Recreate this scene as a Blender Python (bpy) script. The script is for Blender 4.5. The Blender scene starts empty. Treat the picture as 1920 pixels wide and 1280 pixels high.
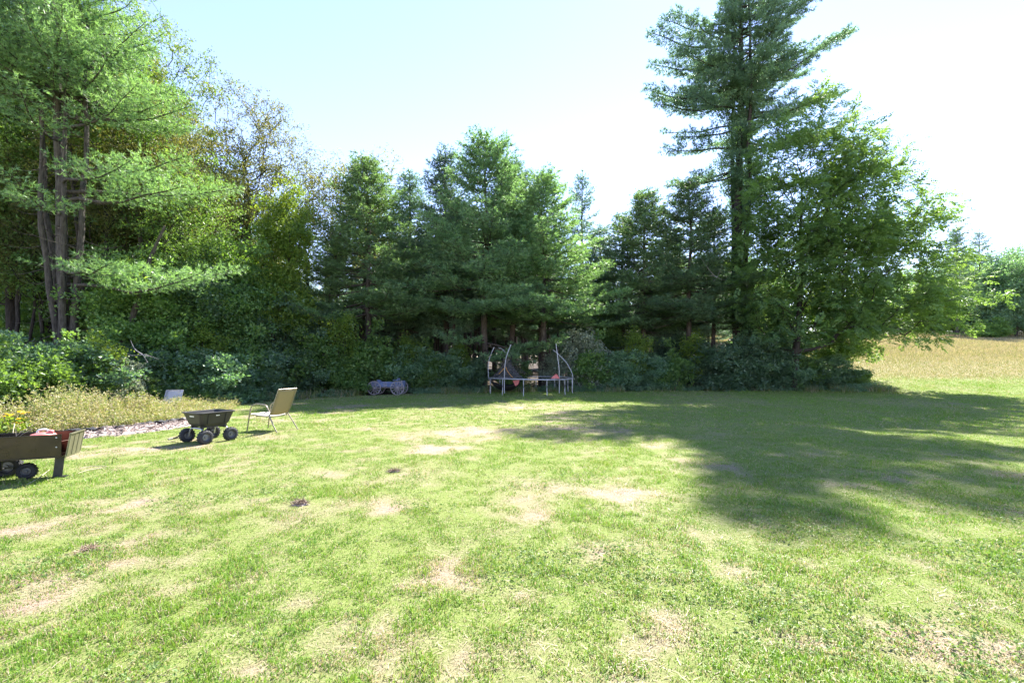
import bpy, math, random
import numpy as np
from mathutils import Vector, Matrix

# ------------------------------------------------------------ camera, sky, sun, exposure
scn = bpy.context.scene
C = scn.collection
cam_d = bpy.data.cameras.new("camera"); cam = bpy.data.objects.new("camera", cam_d); C.objects.link(cam)
cam.location = (0, 0, 1.6); cam.rotation_euler = (math.radians(90), 0, 0)
cam_d.sensor_width = 36; cam_d.lens = 16; cam_d.shift_y = 40/1920; cam_d.clip_start = .05; cam_d.clip_end = 3000
scn.camera = cam
SUN_AZ, SUN_EL = 26.0, 48.0
w = bpy.data.worlds.new("World"); scn.world = w; w.use_nodes = True
nt = w.node_tree; nt.nodes.clear()
sky = nt.nodes.new("ShaderNodeTexSky"); sky.sky_type = 'NISHITA'; sky.sun_disc = False
sky.sun_elevation = math.radians(SUN_EL); sky.sun_rotation = math.radians(SUN_AZ)
sky.air_density = 1.0; sky.dust_density = .02; sky.ozone_density = 1.4; sky.altitude = 50
bg = nt.nodes.new("ShaderNodeBackground"); bg.inputs[1].default_value = .105
wo = nt.nodes.new("ShaderNodeOutputWorld")
tint = nt.nodes.new("ShaderNodeMix"); tint.data_type = 'RGBA'; tint.blend_type = 'MULTIPLY'; tint.inputs[0].default_value = 1; tint.inputs[7].default_value = (1.02, .895, 1.0, 1)
nt.links.new(sky.outputs[0], tint.inputs[6]); nt.links.new(tint.outputs[2], bg.inputs[0]); nt.links.new(bg.outputs[0], wo.inputs[0])
sd = bpy.data.lights.new("sun", 'SUN'); sun = bpy.data.objects.new("sun", sd); C.objects.link(sun)
sd.energy = 5.0; sd.angle = math.radians(.5); sd.color = (1, .95, .87)
a, e = math.radians(SUN_AZ), math.radians(SUN_EL)
sv = Vector((math.sin(a)*math.cos(e), math.cos(a)*math.cos(e), math.sin(e)))
sun.rotation_euler = sv.to_track_quat('Z', 'Y').to_euler(); sun.location = sv*60
vs = scn.view_settings; vs.view_transform = 'Standard'; vs.look = 'None'; vs.exposure = 2.15; vs.gamma = 1
cy = scn.cycles
cy.max_bounces = 7; cy.diffuse_bounces = 6; cy.transmission_bounces = 5; cy.glossy_bounces = 2
cy.transparent_max_bounces = 8; cy.caustics_reflective = False; cy.caustics_refractive = False
cy.use_denoising = True; cy.denoiser = 'OPENIMAGEDENOISE'; cy.denoising_input_passes = 'RGB_ALBEDO_NORMAL'; cy.denoising_prefilter = 'ACCURATE'; cy.sample_clamp_indirect = 6

# ------------------------------------------------------------ helpers
PI = math.pi
F = 1920*16/36
def R_(s): return np.random.default_rng(s)
def lattice(ix, iy, seed):
    n = (ix*374761393 + iy*668265263 + seed*974634777) & 0xffffffff
    n = ((n ^ (n >> 13))*1274126177) & 0xffffffff
    n = n ^ (n >> 16)
    return (n & 0xffff)/65535.0
def vnoise(x, y, scale, seed=0):
    x = np.asarray(x, float)/scale; y = np.asarray(y, float)/scale
    ix = np.floor(x).astype(np.int64); iy = np.floor(y).astype(np.int64)
    fx = x-ix; fy = y-iy; fx = fx*fx*(3-2*fx); fy = fy*fy*(3-2*fy)
    L = lambda a, b: lattice(ix+a, iy+b, seed)
    return (L(0,0)*(1-fx)+L(1,0)*fx)*(1-fy) + (L(0,1)*(1-fx)+L(1,1)*fx)*fy
def fbm(x, y, scale, seed=0, octs=4):
    t = 0; amp = 1; tot = 0
    for k in range(octs):
        t = t + amp*vnoise(x, y, scale/2**k, seed+k*17); tot += amp; amp *= .55
    return t/tot
def sstep(a, b, x):
    t = np.clip((np.asarray(x, float)-a)/(b-a), 0, 1); return t*t*(3-2*t)
def gz(x, y):
    x = np.asarray(x, float); y = np.asarray(y, float)
    rise = .105*np.clip(y-23, 0, 62)*sstep(9, 24, x)
    rise2 = .02*np.clip(y-30, 0, 200)*(1-sstep(9, 24, x))
    soft = .25*(fbm(x, y, 6, 5, 2)-.5)*sstep(6, 14, np.hypot(x, y))*.35
    bumps = .03*(fbm(x, y, .8, 9, 3)-.5)
    ledge = -.16*sstep(-10.3, -12.5, x)*sstep(11, 14, y)*(1-sstep(26, 34, y))
    return rise + rise2 + soft + bumps + ledge
def Z(x, y): return float(gz(x, y))
def P(px, D): return (px-960)/F*D, D       # a bearing measured on the photograph and a distance in metres

class Geo:
    def __init__(s): s.V = []; s.F3 = []; s.F4 = []; s.a3 = []; s.a4 = []; s.n = 0
    def add(s, V, Fa, a=None):
        V = np.asarray(V, np.float32).reshape(-1, 3); Fa = np.asarray(Fa, np.int64)
        a = np.full(len(Fa), .5, np.float32) if a is None else np.asarray(a, np.float32)
        if Fa.shape[1] == 3: s.F3.append(Fa+s.n); s.a3.append(a)
        else: s.F4.append(Fa+s.n); s.a4.append(a)
        s.V.append(V); s.n += len(V); return s
    def box(s, c, d, rot=None, taper=None):
        x, y, z = [k/2 for k in d]
        v = np.array([[-x,-y,-z],[x,-y,-z],[x,y,-z],[-x,y,-z],[-x,-y,z],[x,-y,z],[x,y,z],[-x,y,z]])
        if taper is not None: v[4:, 0] *= taper[0]; v[4:, 1] *= taper[1]
        if rot is not None: v = v @ np.array(rot.to_3x3()).T
        return s.add(v+np.array(c), [[0,3,2,1],[4,5,6,7],[0,1,5,4],[1,2,6,5],[2,3,7,6],[3,0,4,7]])
    def tube(s, pts, r, n=8, caps=True):
        pts = np.asarray(pts, float); r = np.broadcast_to(np.asarray(r, float), (len(pts),))
        V, Q = tubes(pts[None], r[None], n); s.add(V, Q)
        if caps:
            K = len(pts)
            for base, idx in ((0, 0), (1, (K-1)*n)):
                c = V[idx:idx+n].mean(0)
                t = [[n, (k+1) % n, k] if base == 0 else [n, k, (k+1) % n] for k in range(n)]
                s.add(np.vstack([V[idx:idx+n], c]), t)
        return s
    def lathe(s, prof, n=24, M=None):
        prof = np.asarray(prof, float); K = len(prof); th = np.arange(n)/n*2*PI
        V = np.stack([prof[:, None, 0]*np.cos(th), prof[:, None, 0]*np.sin(th), np.repeat(prof[:, 1:2], n, 1)], -1).reshape(-1, 3)
        Q = [[i*n+k, i*n+(k+1) % n, (i+1)*n+(k+1) % n, (i+1)*n+k] for i in range(K-1) for k in range(n)]
        if M is not None: V = V @ np.array(M.to_3x3()).T + np.array(M.translation)
        return s.add(V, Q)
    def build(s, name, mat, parent=None, smooth=False, bevel=0, link=True, solid=0):
        me = bpy.data.meshes.new(name)
        V = np.concatenate(s.V); f3 = np.concatenate(s.F3) if s.F3 else np.zeros((0,3), int); f4 = np.concatenate(s.F4) if s.F4 else np.zeros((0,4), int)
        att = np.concatenate(s.a3+s.a4)
        me.vertices.add(len(V)); me.vertices.foreach_set('co', V.ravel().astype(np.float32))
        nl = len(f3)*3+len(f4)*4
        me.loops.add(nl); me.loops.foreach_set('vertex_index', np.concatenate([f3.ravel(), f4.ravel()]).astype(np.int32))
        me.polygons.add(len(f3)+len(f4))
        st = np.concatenate([np.arange(len(f3))*3, len(f3)*3+np.arange(len(f4))*4]).astype(np.int32)
        me.polygons.foreach_set('loop_start', st)
        if smooth: me.polygons.foreach_set('use_smooth', np.ones(len(st), bool))
        else: me.polygons.foreach_set('use_smooth', np.zeros(len(st), bool))
        A = me.attributes.new('v', 'FLOAT', 'FACE'); A.data.foreach_set('value', att.astype(np.float32))
        me.update(calc_edges=True); me.materials.append(mat)
        o = bpy.data.objects.new(name, me)
        if link: C.objects.link(o)
        if parent is not None: o.parent = parent
        if solid: m = o.modifiers.new('solid', 'SOLIDIFY'); m.thickness = solid
        if bevel: m = o.modifiers.new('bevel', 'BEVEL'); m.width = bevel; m.segments = 2; m.limit_method = 'ANGLE'
        return o
def tubes(Pp, Rr, S=6):
    Pp = np.asarray(Pp, float); Rr = np.asarray(Rr, float); B, K, _ = Pp.shape
    T = np.gradient(Pp, axis=1); T /= np.linalg.norm(T, axis=2, keepdims=True)+1e-9
    mean = np.abs(T.mean(1)[:, 2]) > .8
    ref = np.where(mean[:, None], np.array([1., 0, 0]), np.array([0, 0, 1.]))[:, None, :]
    u = np.cross(T, ref); u /= np.linalg.norm(u, axis=2, keepdims=True)+1e-9; v = np.cross(T, u)
    th = np.arange(S)/S*2*PI
    V = Pp[:, :, None]+Rr[:, :, None, None]*(np.cos(th)[None, None, :, None]*u[:, :, None]+np.sin(th)[None, None, :, None]*v[:, :, None])
    b = np.arange(B)[:, None, None]*K*S; i = np.arange(K-1)[None, :, None]*S; k = np.arange(S)[None, None, :]; k2 = (k+1) % S
    Q = np.stack([b+i+k, b+i+S+k, b+i+S+k2, b+i+k2], -1).reshape(-1, 4)
    return V.reshape(-1, 3), Q
def tag(o, label=None, cat=None, group=None, kind=None):
    if label: o['label'] = label
    if cat: o['category'] = cat
    if group: o['group'] = group
    if kind: o['kind'] = kind
    return o
def empty(name, loc, rz=0, **k):
    o = bpy.data.objects.new(name, None); C.objects.link(o); o.empty_display_size = .2
    o.location = loc; o.rotation_euler = (0, 0, rz); return tag(o, **k)

# ------------------------------------------------------------ materials
def mat(name):
    m = bpy.data.materials.new(name); m.use_nodes = True; n = m.node_tree; n.nodes.clear(); return m, n
def N(n, t, **k):
    x = n.nodes.new(t)
    for a, b in k.items(): setattr(x, a, b)
    return x
def setin(nt, node, sock, v):
    if hasattr(v, 'links'): nt.links.new(v, node.inputs[sock])
    else: node.inputs[sock].default_value = v
def noise(n, scale, detail=3, rough=.6, vec=None, stretch=None, space='Object'):
    t = N(n, 'ShaderNodeTexNoise'); t.inputs['Scale'].default_value = scale; t.inputs['Detail'].default_value = detail; t.inputs['Roughness'].default_value = rough
    if vec is None:
        if space == 'World': vec = N(n, 'ShaderNodeNewGeometry').outputs['Position']
        else: vec = N(n, 'ShaderNodeTexCoord').outputs['Object']
    if stretch:
        mp = N(n, 'ShaderNodeMapping'); mp.inputs['Scale'].default_value = stretch; n.links.new(vec, mp.inputs[0]); vec = mp.outputs[0]
    n.links.new(vec, t.inputs['Vector']); return t.outputs['Fac']
def ramp(n, fac, stops):
    r = N(n, 'ShaderNodeValToRGB'); cr = r.color_ramp
    while len(cr.elements) < len(stops): cr.elements.new(.5)
    for el, (p, c) in zip(cr.elements, stops): el.position = p; el.color = (*c, 1) if len(c) == 3 else c
    n.links.new(fac, r.inputs[0]); return r.outputs[0]
def mixc(n, f, a_, b_, mode='MIX'):
    m = N(n, 'ShaderNodeMix', data_type='RGBA', blend_type=mode)
    setin(n, m, 0, f)
    for s, v in ((6, a_), (7, b_)):
        if isinstance(v, tuple): v = (*v, 1) if len(v) == 3 else v
        setin(n, m, s, v)
    return m.outputs[2]
def math_(n, op, a_, b_=0):
    m = N(n, 'ShaderNodeMath', operation=op); setin(n, m, 0, a_); setin(n, m, 1, b_); return m.outputs[0]
def attr(n, name): return N(n, 'ShaderNodeAttribute', attribute_name=name)
def bump(n, h, strength=.4, dist=.02):
    b = N(n, 'ShaderNodeBump'); b.inputs['Strength'].default_value = strength; b.inputs['Distance'].default_value = dist
    n.links.new(h, b.inputs['Height']); return b.outputs[0]
def finish(n, sh): n.links.new(sh, N(n, 'ShaderNodeOutputMaterial').inputs[0])
def pbr(name, col, rough=.6, metal=0, var=.15, nscale=6, bmp=0, bscale=60, spec=.5, col2=None):
    m, n = mat(name); b = N(n, 'ShaderNodeBsdfPrincipled')
    f = noise(n, nscale, 5, .65)
    c2 = col2 or tuple(k*(1-var*2) for k in col)
    c = ramp(n, f, [(.35, c2), (.62, col)])
    n.links.new(c, b.inputs['Base Color']); b.inputs['Metallic'].default_value = metal
    r = N(n, 'ShaderNodeMapRange'); n.links.new(noise(n, nscale*3, 4), r.inputs[0]); r.inputs[3].default_value = max(.05, rough-.12); r.inputs[4].default_value = min(1, rough+.12)
    n.links.new(r.outputs[0], b.inputs['Roughness']); b.inputs['Specular IOR Level'].default_value = spec
    if bmp: n.links.new(bump(n, noise(n, bscale, 4), bmp, .005), b.inputs['Normal'])
    finish(n, b.outputs[0]); return m
def leafmat(name, cols, trans=.4, tcol=(1.3, 1.25, .55), gloss=.25, nscale=1.2, rough=.45, hue=.25):
    """cols: ramp of leaf colours driven by a per-leaf random value; the leaf lets light through"""
    m, n = mat(name)
    v = attr(n, 'v').outputs['Fac']
    nz = noise(n, nscale, 2, .5, space='World')
    f = math_(n, 'ADD', math_(n, 'MULTIPLY', v, .6), math_(n, 'MULTIPLY', nz, .4))
    k = len(cols); c = ramp(n, f, [(.15+.7*i/(k-1), cols[i]) for i in range(k)])
    oi = N(n, 'ShaderNodeObjectInfo')
    hs = N(n, 'ShaderNodeHueSaturation'); n.links.new(c, hs.inputs['Color'])
    mr = N(n, 'ShaderNodeMapRange'); n.links.new(oi.outputs['Random'], mr.inputs[0]); mr.inputs[3].default_value = 1-hue; mr.inputs[4].default_value = 1+hue
    n.links.new(mr.outputs[0], hs.inputs['Value']); c = hs.outputs[0]
    d = N(n, 'ShaderNodeBsdfPrincipled'); n.links.new(c, d.inputs['Base Color']); d.inputs['Roughness'].default_value = rough; d.inputs['Specular IOR Level'].default_value = gloss
    t = N(n, 'ShaderNodeBsdfTranslucent'); n.links.new(mixc(n, 1.0, c, tcol, 'MULTIPLY'), t.inputs[0])
    mx = N(n, 'ShaderNodeMixShader'); mx.inputs[0].default_value = trans
    n.links.new(d.outputs[0], mx.inputs[1]); n.links.new(t.outputs[0], mx.inputs[2])
    finish(n, mx.outputs[0]); return m
def barkmat(name, a_, b_, scale=5):
    m, n = mat(name); b = N(n, 'ShaderNodeBsdfPrincipled'); b.inputs['Roughness'].default_value = .9; b.inputs['Specular IOR Level'].default_value = .15
    f = noise(n, scale, 6, .7, stretch=(3, 3, .6))
    n.links.new(ramp(n, f, [(.35, a_), (.65, b_)]), b.inputs['Base Color'])
    n.links.new(bump(n, f, .9, .04), b.inputs['Normal']); finish(n, b.outputs[0]); return m

M = {}
M['needle_sunlit'] = leafmat('painted_sunlit_needles', [(.115,.20,.10), (.18,.30,.145), (.27,.40,.21)], .45, (1.2,1.3,.55), .5, .6)  # brighter copy of the pine needles, sunlight painted into the green
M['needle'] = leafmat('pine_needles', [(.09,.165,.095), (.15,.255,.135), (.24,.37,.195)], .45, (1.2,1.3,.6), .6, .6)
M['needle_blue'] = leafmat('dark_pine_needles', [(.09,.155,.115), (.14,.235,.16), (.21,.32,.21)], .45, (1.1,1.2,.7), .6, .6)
M['leaf'] = leafmat('green_leaves', [(.08,.16,.055), (.13,.235,.07), (.21,.33,.11)], .5, (1.5,1.45,.5), .6, .8)
M['leaf_dark'] = leafmat('dark_green_leaves', [(.085,.16,.10), (.14,.24,.14), (.21,.33,.19)], .48, (1.2,1.3,.55), .8, .8)
M['leaf_yellow'] = leafmat('yellow_green_leaves', [(.10,.18,.035), (.15,.24,.045), (.23,.31,.06)], .5, (1.4,1.3,.5), .35, .8, hue=.12)
M['leaf_autumn'] = leafmat('turning_leaves', [(.10,.15,.05), (.15,.19,.06), (.21,.215,.085)], .5, (1.4,1.2,.6), .3, .8)
M['leaf_silver'] = leafmat('silvery_leaves', [(.15,.19,.14), (.24,.29,.21), (.36,.40,.31)], .35, (1.1,1.1,.7), .6, .8)
M['leaf_walnut'] = leafmat('walnut_leaflets', [(.085,.155,.07), (.135,.235,.095), (.21,.33,.13)], .5, (1.5,1.45,.45), .4, .8, hue=.05)
M['bark'] = barkmat('grey_bark', (.035,.030,.027), (.13,.115,.10))
M['bark_dark'] = barkmat('dark_bark', (.022,.019,.017), (.075,.063,.055))
M['bark_pine'] = barkmat('pine_bark', (.04,.032,.028), (.15,.125,.11), 4)

# ------------------------------------------------------------ plant generators (leaf-sized faces on real limbs)
def norm(v): return v/(np.linalg.norm(v, axis=-1, keepdims=True)+1e-9)
def frames(D, rg):
    D = norm(D); r = norm(rg.normal(size=D.shape)); u = norm(np.cross(D, r)); v = np.cross(D, u)
    return np.stack([u, v, D], -1)            # columns
def tuft_tpl(n, L, w, rg, spread=(20, 62)):
    V = []; 
    for k in range(n):
        az = rg.uniform(0, 2*PI); el = math.radians(rg.uniform(*spread)); l = L*rg.uniform(.75, 1.1)
        d = np.array([math.sin(el)*math.cos(az), math.sin(el)*math.sin(az), math.cos(el)])
        s = norm(np.cross(d, rg.normal(size=3)))*w/2
        V += [-s, s, d*l]
    return np.array(V)
def place(geo, tpls, fs, pos, D, rg, scale=None, a=None):
    """put a template (list of variants) at every pos, its Z axis along D"""
    n = len(pos); Rm = frames(D, rg); which = rg.integers(0, len(tpls), n)
    sc = np.ones(n) if scale is None else scale
    av = rg.uniform(0, 1, n) if a is None else a
    for t, tp in enumerate(tpls):
        idx = np.where(which == t)[0]
        if not len(idx): continue
        V = np.einsum('nij,tj->nti', Rm[idx], tp)*sc[idx, None, None]+pos[idx][:, None]
        T = len(tp); nf = T//fs
        Fx = (np.arange(len(idx))[:, None]*T+np.arange(T)[None]).reshape(-1, fs)
        aa = np.clip(np.repeat(av[idx], nf)+rg.normal(0, .12, nf*len(idx)), 0, 1)
        geo.add(V.reshape(-1, 3), Fx, aa)
def pine(name, H, base, R, seed, whorl=.5, per=5, needles=7, nw=.020, nl=.15, prof=None, boughs=(), dead=True, stems=((0, 0, 1.),), tr=None, mat_='needle', sub=.2, dens=1., gap=0., ndead=3, clumpy=0, thick=1.):
    rg = R_(seed); tg = Geo(); cg = Geo(); tp = [tuft_tpl(needles, nl, nw, rg) for _ in range(7)]
    tr = tr or H*.013; pos = []; dr = []; av = []; br = []; brr = []; tw = []
    prof = prof or (lambda t: (1-t)**.75*(.55+.45*math.sin(PI*min(1, t*1.6+.15)))+.05)
    stemp = []
    for si, (sx, sy, sh) in enumerate(stems):
        K = 14; t = np.linspace(0, 1, K); wand = np.cumsum(rg.normal(0, .05, (K, 2)), 0)*H/18; wand[0] = 0
        p = np.stack([sx*np.minimum(1, t*2.2)**.8+wand[:, 0], sy*np.minimum(1, t*2.2)**.8+wand[:, 1], t*H*sh], -1)
        r = tr*(1 if si == 0 else .6)*(1-t*.93)**.9; r[0] *= 1.35
        p[0, 2] = -.3
        stemp.append(p); V, Q = tubes(p[None], r[None], 9); tg.add(V, Q)
    def at(p, z): return np.array([np.interp(z, p[:, 2], p[:, k]) for k in range(3)])
    def bough(p0, az, el, L, lvl, r0=None, foliage=1.):
        K = 7; s = np.linspace(0, 1, K); h = np.array([math.cos(az), math.sin(az), 0]); side = np.array([-h[1], h[0], 0])
        sag = -(.10 if L < 4.3 else .035)*L*np.sin(s*PI)*(1-max(0, el)) + (.10 if L < 4.3 else .04)*L*s**2.5 + (0 if L < 4.3 else rg.uniform(.01, .022)*L*np.sin(s*rg.uniform(6, 10)))
        pts = p0+np.outer(s*L*math.cos(el), h)+np.outer(rg.normal(0, .05)*L*s**2, side); pts[:, 2] += s*L*math.sin(el)+sag
        pts[1:] += np.cumsum(rg.normal(0, .012*L, (K-1, 3)), 0)
        r0 = r0 or max(.012, .011*L+.006); br.append(pts); brr.append(r0*(1-s*.85))
        if foliage <= 0: return
        start = .18 if L < 1.6 else .3
        ss = np.arange(start, 1, sub/L)
        ph = rg.uniform(0, 100)
        for u in ss:
            if clumpy and u < .9 and float(vnoise(u*L*1.25, ph, 1.)) < clumpy: continue
            p = np.array([np.interp(u, s, pts[:, k]) for k in range(3)])
            for sd in (-1, 1):
                if rg.uniform() > .93*foliage: continue
                l = (.36*L*(1-u)**.6+.22)*rg.uniform(.6, 1.15); ang = math.radians(rg.uniform(38, 65))*sd
                if clumpy: l = min(l, rg.uniform(.8, 1.5))
                d = norm(h*math.cos(ang)+side*math.sin(ang)+np.array([0, 0, rg.uniform(-.05, .32)]))
                tw.append(np.stack([p, p+d*l*.5+[0, 0, -.01], p+d*l]))
                nt_ = max(2, int(l/.115*dens/thick**.8)); q = np.linspace(.15, 1, nt_)
                x = p+np.outer(q*l, d)+rg.normal(0, 1, (nt_, 3))*(.035+.13*l*(1-q)[:, None])*[1, 1, .6]+[0, 0, .03*l]
                pos.append(x); dr.append(d+rg.normal(0, .35, (nt_, 3))+[0, 0, .25]); av.append(np.full(nt_, rg.uniform(.15, .85)))
        nt_ = max(3, int(L*.8/.12*dens)); q = np.linspace(.35, 1, nt_)
        x = np.stack([np.interp(q, s, pts[:, k]) for k in range(3)], -1)+rg.normal(0, .03, (nt_, 3))
        pos.append(x); dr.append(np.tile(h, (nt_, 1))+rg.normal(0, .3, (nt_, 3))+[0, 0, .3]); av.append(np.full(nt_, rg.uniform(.2, .9)))
    for si, (sx, sy, sh) in enumerate(stems):
        p = stemp[si]; Hs = H*sh; z = base
        while z < Hs-.3:
            t = (z-base)/(Hs-base)
            for k in range(per):
                if rg.uniform() < .12+gap: continue
                L = R*prof(t)*rg.uniform(.62, 1.18); az = k*2*PI/per+rg.uniform(-.6, .6)+z*1.7
                if L < .25: L = .25+.2*rg.uniform()
                el = math.radians(-4+50*t**1.4+rg.uniform(-9, 9))
                bough(at(p, z)+[0, 0, rg.uniform(-.12, .12)], az, el, L, 0)
            z += whorl*(1-.45*t)*rg.uniform(.8, 1.2)
        pos.append(p[-1]+rg.normal(0, .06, (12, 3))+[0, 0, .1]); dr.append(np.tile([0, 0, 1.], (12, 1))+rg.normal(0, .3, (12, 3))); av.append(np.full(12, .7))
    for (z, az, el, L, fo) in boughs: bough(at(stemp[0], z), math.radians(az), math.radians(el), L, 0, .02*L**.8, fo)
    if dead:
        z = .9
        while z < base:
            for k in range(ndead):
                if rg.uniform() < .35: continue
                az = rg.uniform(0, 2*PI); L = R*rg.uniform(.2, .6)
                bough(at(stemp[rg.integers(len(stemp))], z), az, math.radians(rg.uniform(-18, 12)), L, 0, .012+.003*L, 0)
            z += rg.uniform(.2, .5)
    V, Q = tubes(np.array(br), np.array(brr), 5); tg.add(V, Q)
    if tw:
        tw = np.array(tw); V, Q = tubes(tw, np.tile([.006, .005, .003], (len(tw), 1)), 3); tg.add(V, Q)
    pos = np.concatenate(pos); dr = np.concatenate(dr); av = np.concatenate(av)
    place(cg, tp, 3, pos, dr, rg, rg.uniform(.8, 1.2, len(pos)), av)
    return tg, cg, H
def leaf_tpl(kind, L, rg):
    """one leaf or leafy sprig as quads, Z = direction it points"""
    V = []
    def leaf(o, d, l, w_, nrm):
        s = norm(np.cross(d, nrm)); m = o+d*l*.5; V.extend([o, m+s*w_/2+nrm*.08*l, o+d*l, m-s*w_/2+nrm*.08*l])
    if kind == 'single':
        for k in range(3):
            d = norm(np.array([rg.uniform(-1, 1), rg.uniform(-1, 1), rg.uniform(.1, 1)])); leaf(d*L*.25, d, L*rg.uniform(.8, 1.2), L*.62, norm(rg.normal(size=3)+[0, 0, .6]))
    if kind == 'frond':
        nn = 7; z = np.array([0, 0, 1.]); x = np.array([1., 0, 0]); up = np.array([0, 1., 0])
        for k in range(nn):
            t = (k+.6)/nn; c = z*L*t-up*L*.16*t*t
            for sd in (-1, 1):
                d = norm(x*sd*.95+z*.5-up*(.1+.25*t)+rg.normal(0, .2, 3)); leaf(c, d, L*.40*math.sin(PI*(.25+.6*t)), L*.15, norm(up+rg.normal(0, .3, 3)))
        leaf(z*L-up*L*.16, norm(z-up*.4), L*.3, L*.12, up)
    return np.array(V)
def broad(name, H, env, seed, npts=260, leaves=60, leaf=.09, blob=.34, tr=.14, base=.3, kind='single', flat=.6, stems=1, spread=.25, droop=0., clump=0., lean=(0, 0), lump=.28, minr=.006, kinkt=.05):
    """limbs grown to points scattered through the crown's ellipsoids, leaves around the twig ends"""
    rg = R_(seed); pts = []; vol = np.array([a_[3]*a_[4]*a_[5] for a_ in env]); vol = vol/vol.sum()
    for (cx, cy_, cz, rx, ry, rz), f in zip(env, vol):
        n_ = max(6, int(npts*f)); q = norm(rg.normal(size=(n_, 3)))*(rg.uniform(.02, 1, (n_, 1))**(.42)); q = q*(1+lump*(np.sin(q[:, :1]*5+seed)*np.cos(q[:, 1:2]*4+cx)*.6+np.sin(q[:, 2:]*7+q[:, :1]*3+seed)*.6+.35*rg.normal(size=(n_, 1))))
        pts.append(q*[rx, ry, rz]+[cx, cy_, cz])
    pts = np.concatenate(pts)
    if clump:
        nn = fbm(pts[:, 0]+pts[:, 2]*.7, pts[:, 1]+pts[:, 2]*.9, 1.3, seed, 2); pts = pts[nn > np.quantile(nn, clump)]
    pts = pts[pts[:, 2] > .12]
    nodes = []; par = []; plen = []
    for s in range(stems):
        K = 12; t = np.linspace(0, 1, K); off = rg.normal(0, spread, 2) if stems > 1 else np.zeros(2)
        wd = np.cumsum(rg.normal(0, H*.004, (K, 2)), 0); wd[0] = 0
        top = H*rg.uniform(.6, .8)
        for k in range(K):
            nodes.append([off[0]*(.25+t[k]*2.2)+wd[k, 0]+lean[0]*t[k], off[1]*(.25+t[k]*2.2)+wd[k, 1]+lean[1]*t[k], t[k]*top if k else -.2])
            par.append(-1 if k == 0 else len(nodes)-2); plen.append(0 if k == 0 else plen[-1]+top/K)
    tn = len(nodes); nodes = np.array(nodes); order = np.argsort(np.min(np.linalg.norm(pts[:, None]-nodes[None], axis=2), 1))
    cap = tn+len(pts)*3; X = np.zeros((cap, 3)); X[:tn] = nodes; PL = np.zeros(cap); PL[:tn] = plen; PR = np.full(cap, -1); PR[:tn] = par; cnt = tn; ends = []
    low = base*H*.8
    for i in order:
        p = pts[i]; d = np.linalg.norm(X[:cnt]-p, axis=1)+.35*PL[:cnt]+np.maximum(0, X[:cnt, 2]-p[2]+.1)*.9+(X[:cnt, 2] < low*.6)*2.
        j = int(np.argmin(d)); a0 = X[j]; L = np.linalg.norm(p-a0)
        prev = j
        for k, f in enumerate((.35, .7, 1.)):
            q = a0+(p-a0)*f; 
            if f < 1: q = q+rg.normal(0, kinkt*L, 3)+[0, 0, L*.02]
            X[cnt] = q; PR[cnt] = prev; PL[cnt] = PL[prev]+L*.34; prev = cnt; cnt += 1
        ends.append(cnt-1)
    load = np.zeros(cnt); load[ends] = 1
    for k in range(cnt-1, -1, -1):
        if PR[k] >= 0: load[PR[k]] += load[k]
    rr = np.maximum(minr, tr*(load/load[0 if stems == 1 else np.argmax(load)])**.48)
    tg = Geo(); cg = Geo(); ch = [k for k in range(cnt) if PR[k] >= 0]
    seg = np.stack([X[PR[ch]], X[ch]], 1); rad = np.stack([np.where(np.array(PR[ch]) < tn, np.minimum(rr[PR[ch]], rr[ch]*1.5), rr[PR[ch]]*.9), rr[ch]], 1)
    rad[:, 0] = np.minimum(rad[:, 0], rr[ch]*1.6)
    ist = np.array(ch) < tn; rad[ist, 0] = rr[PR[np.array(ch)[ist]]]
    V, Q = tubes(seg, rad, 6); tg.add(V, Q)
    e = np.array(ends); cen = np.concatenate([X[e], (X[e]*.6+X[PR[e]]*.4)]); outd = np.concatenate([X[e]-X[PR[e]]]*2)
    cs = rg.uniform(.35, 1.5, len(cen)); num = np.maximum(1, (leaves/2*cs).astype(int)); idx = np.repeat(np.arange(len(cen)), num)
    off = rg.normal(0, 1, (len(idx), 3))*[blob, blob, blob*flat]
    pos = cen[idx]+off; D = norm(outd[idx])*.6+norm(off)*.7+rg.normal(0, .4, pos.shape)+[0, 0, -droop+.1]
    tp = [leaf_tpl(kind, leaf, rg) for _ in range(8)]
    cv = rg.uniform(.1, .9, len(cen))
    if kind == 'frond':
        # fronds: Z out, Y up
        D = norm(D*[1, 1, .7]); up = norm(np.array([0, 0, 1.])+rg.normal(0, .3, D.shape)); x = norm(np.cross(up, D)); y = np.cross(D, x); Rm = np.stack([x, y, D], -1)
        sc = rg.uniform(.7, 1.25, len(pos)); wh = rg.integers(0, 8, len(pos))
        for t in range(8):
            ii = np.where(wh == t)[0]; V = np.einsum('nij,tj->nti', Rm[ii], tp[t])*sc[ii, None, None]+pos[ii][:, None]; T = len(tp[t])
            cg.add(V.reshape(-1, 3), (np.arange(len(ii))[:, None]*T+np.arange(T)).reshape(-1, 4), np.clip(np.repeat(cv[idx][ii], T//4)+rg.normal(0, .12, len(ii)*T//4), 0, 1))
    else:
        place(cg, tp, 4, pos, D, rg, rg.uniform(.7, 1.25, len(pos)), cv[idx])
    return tg, cg, H

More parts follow.
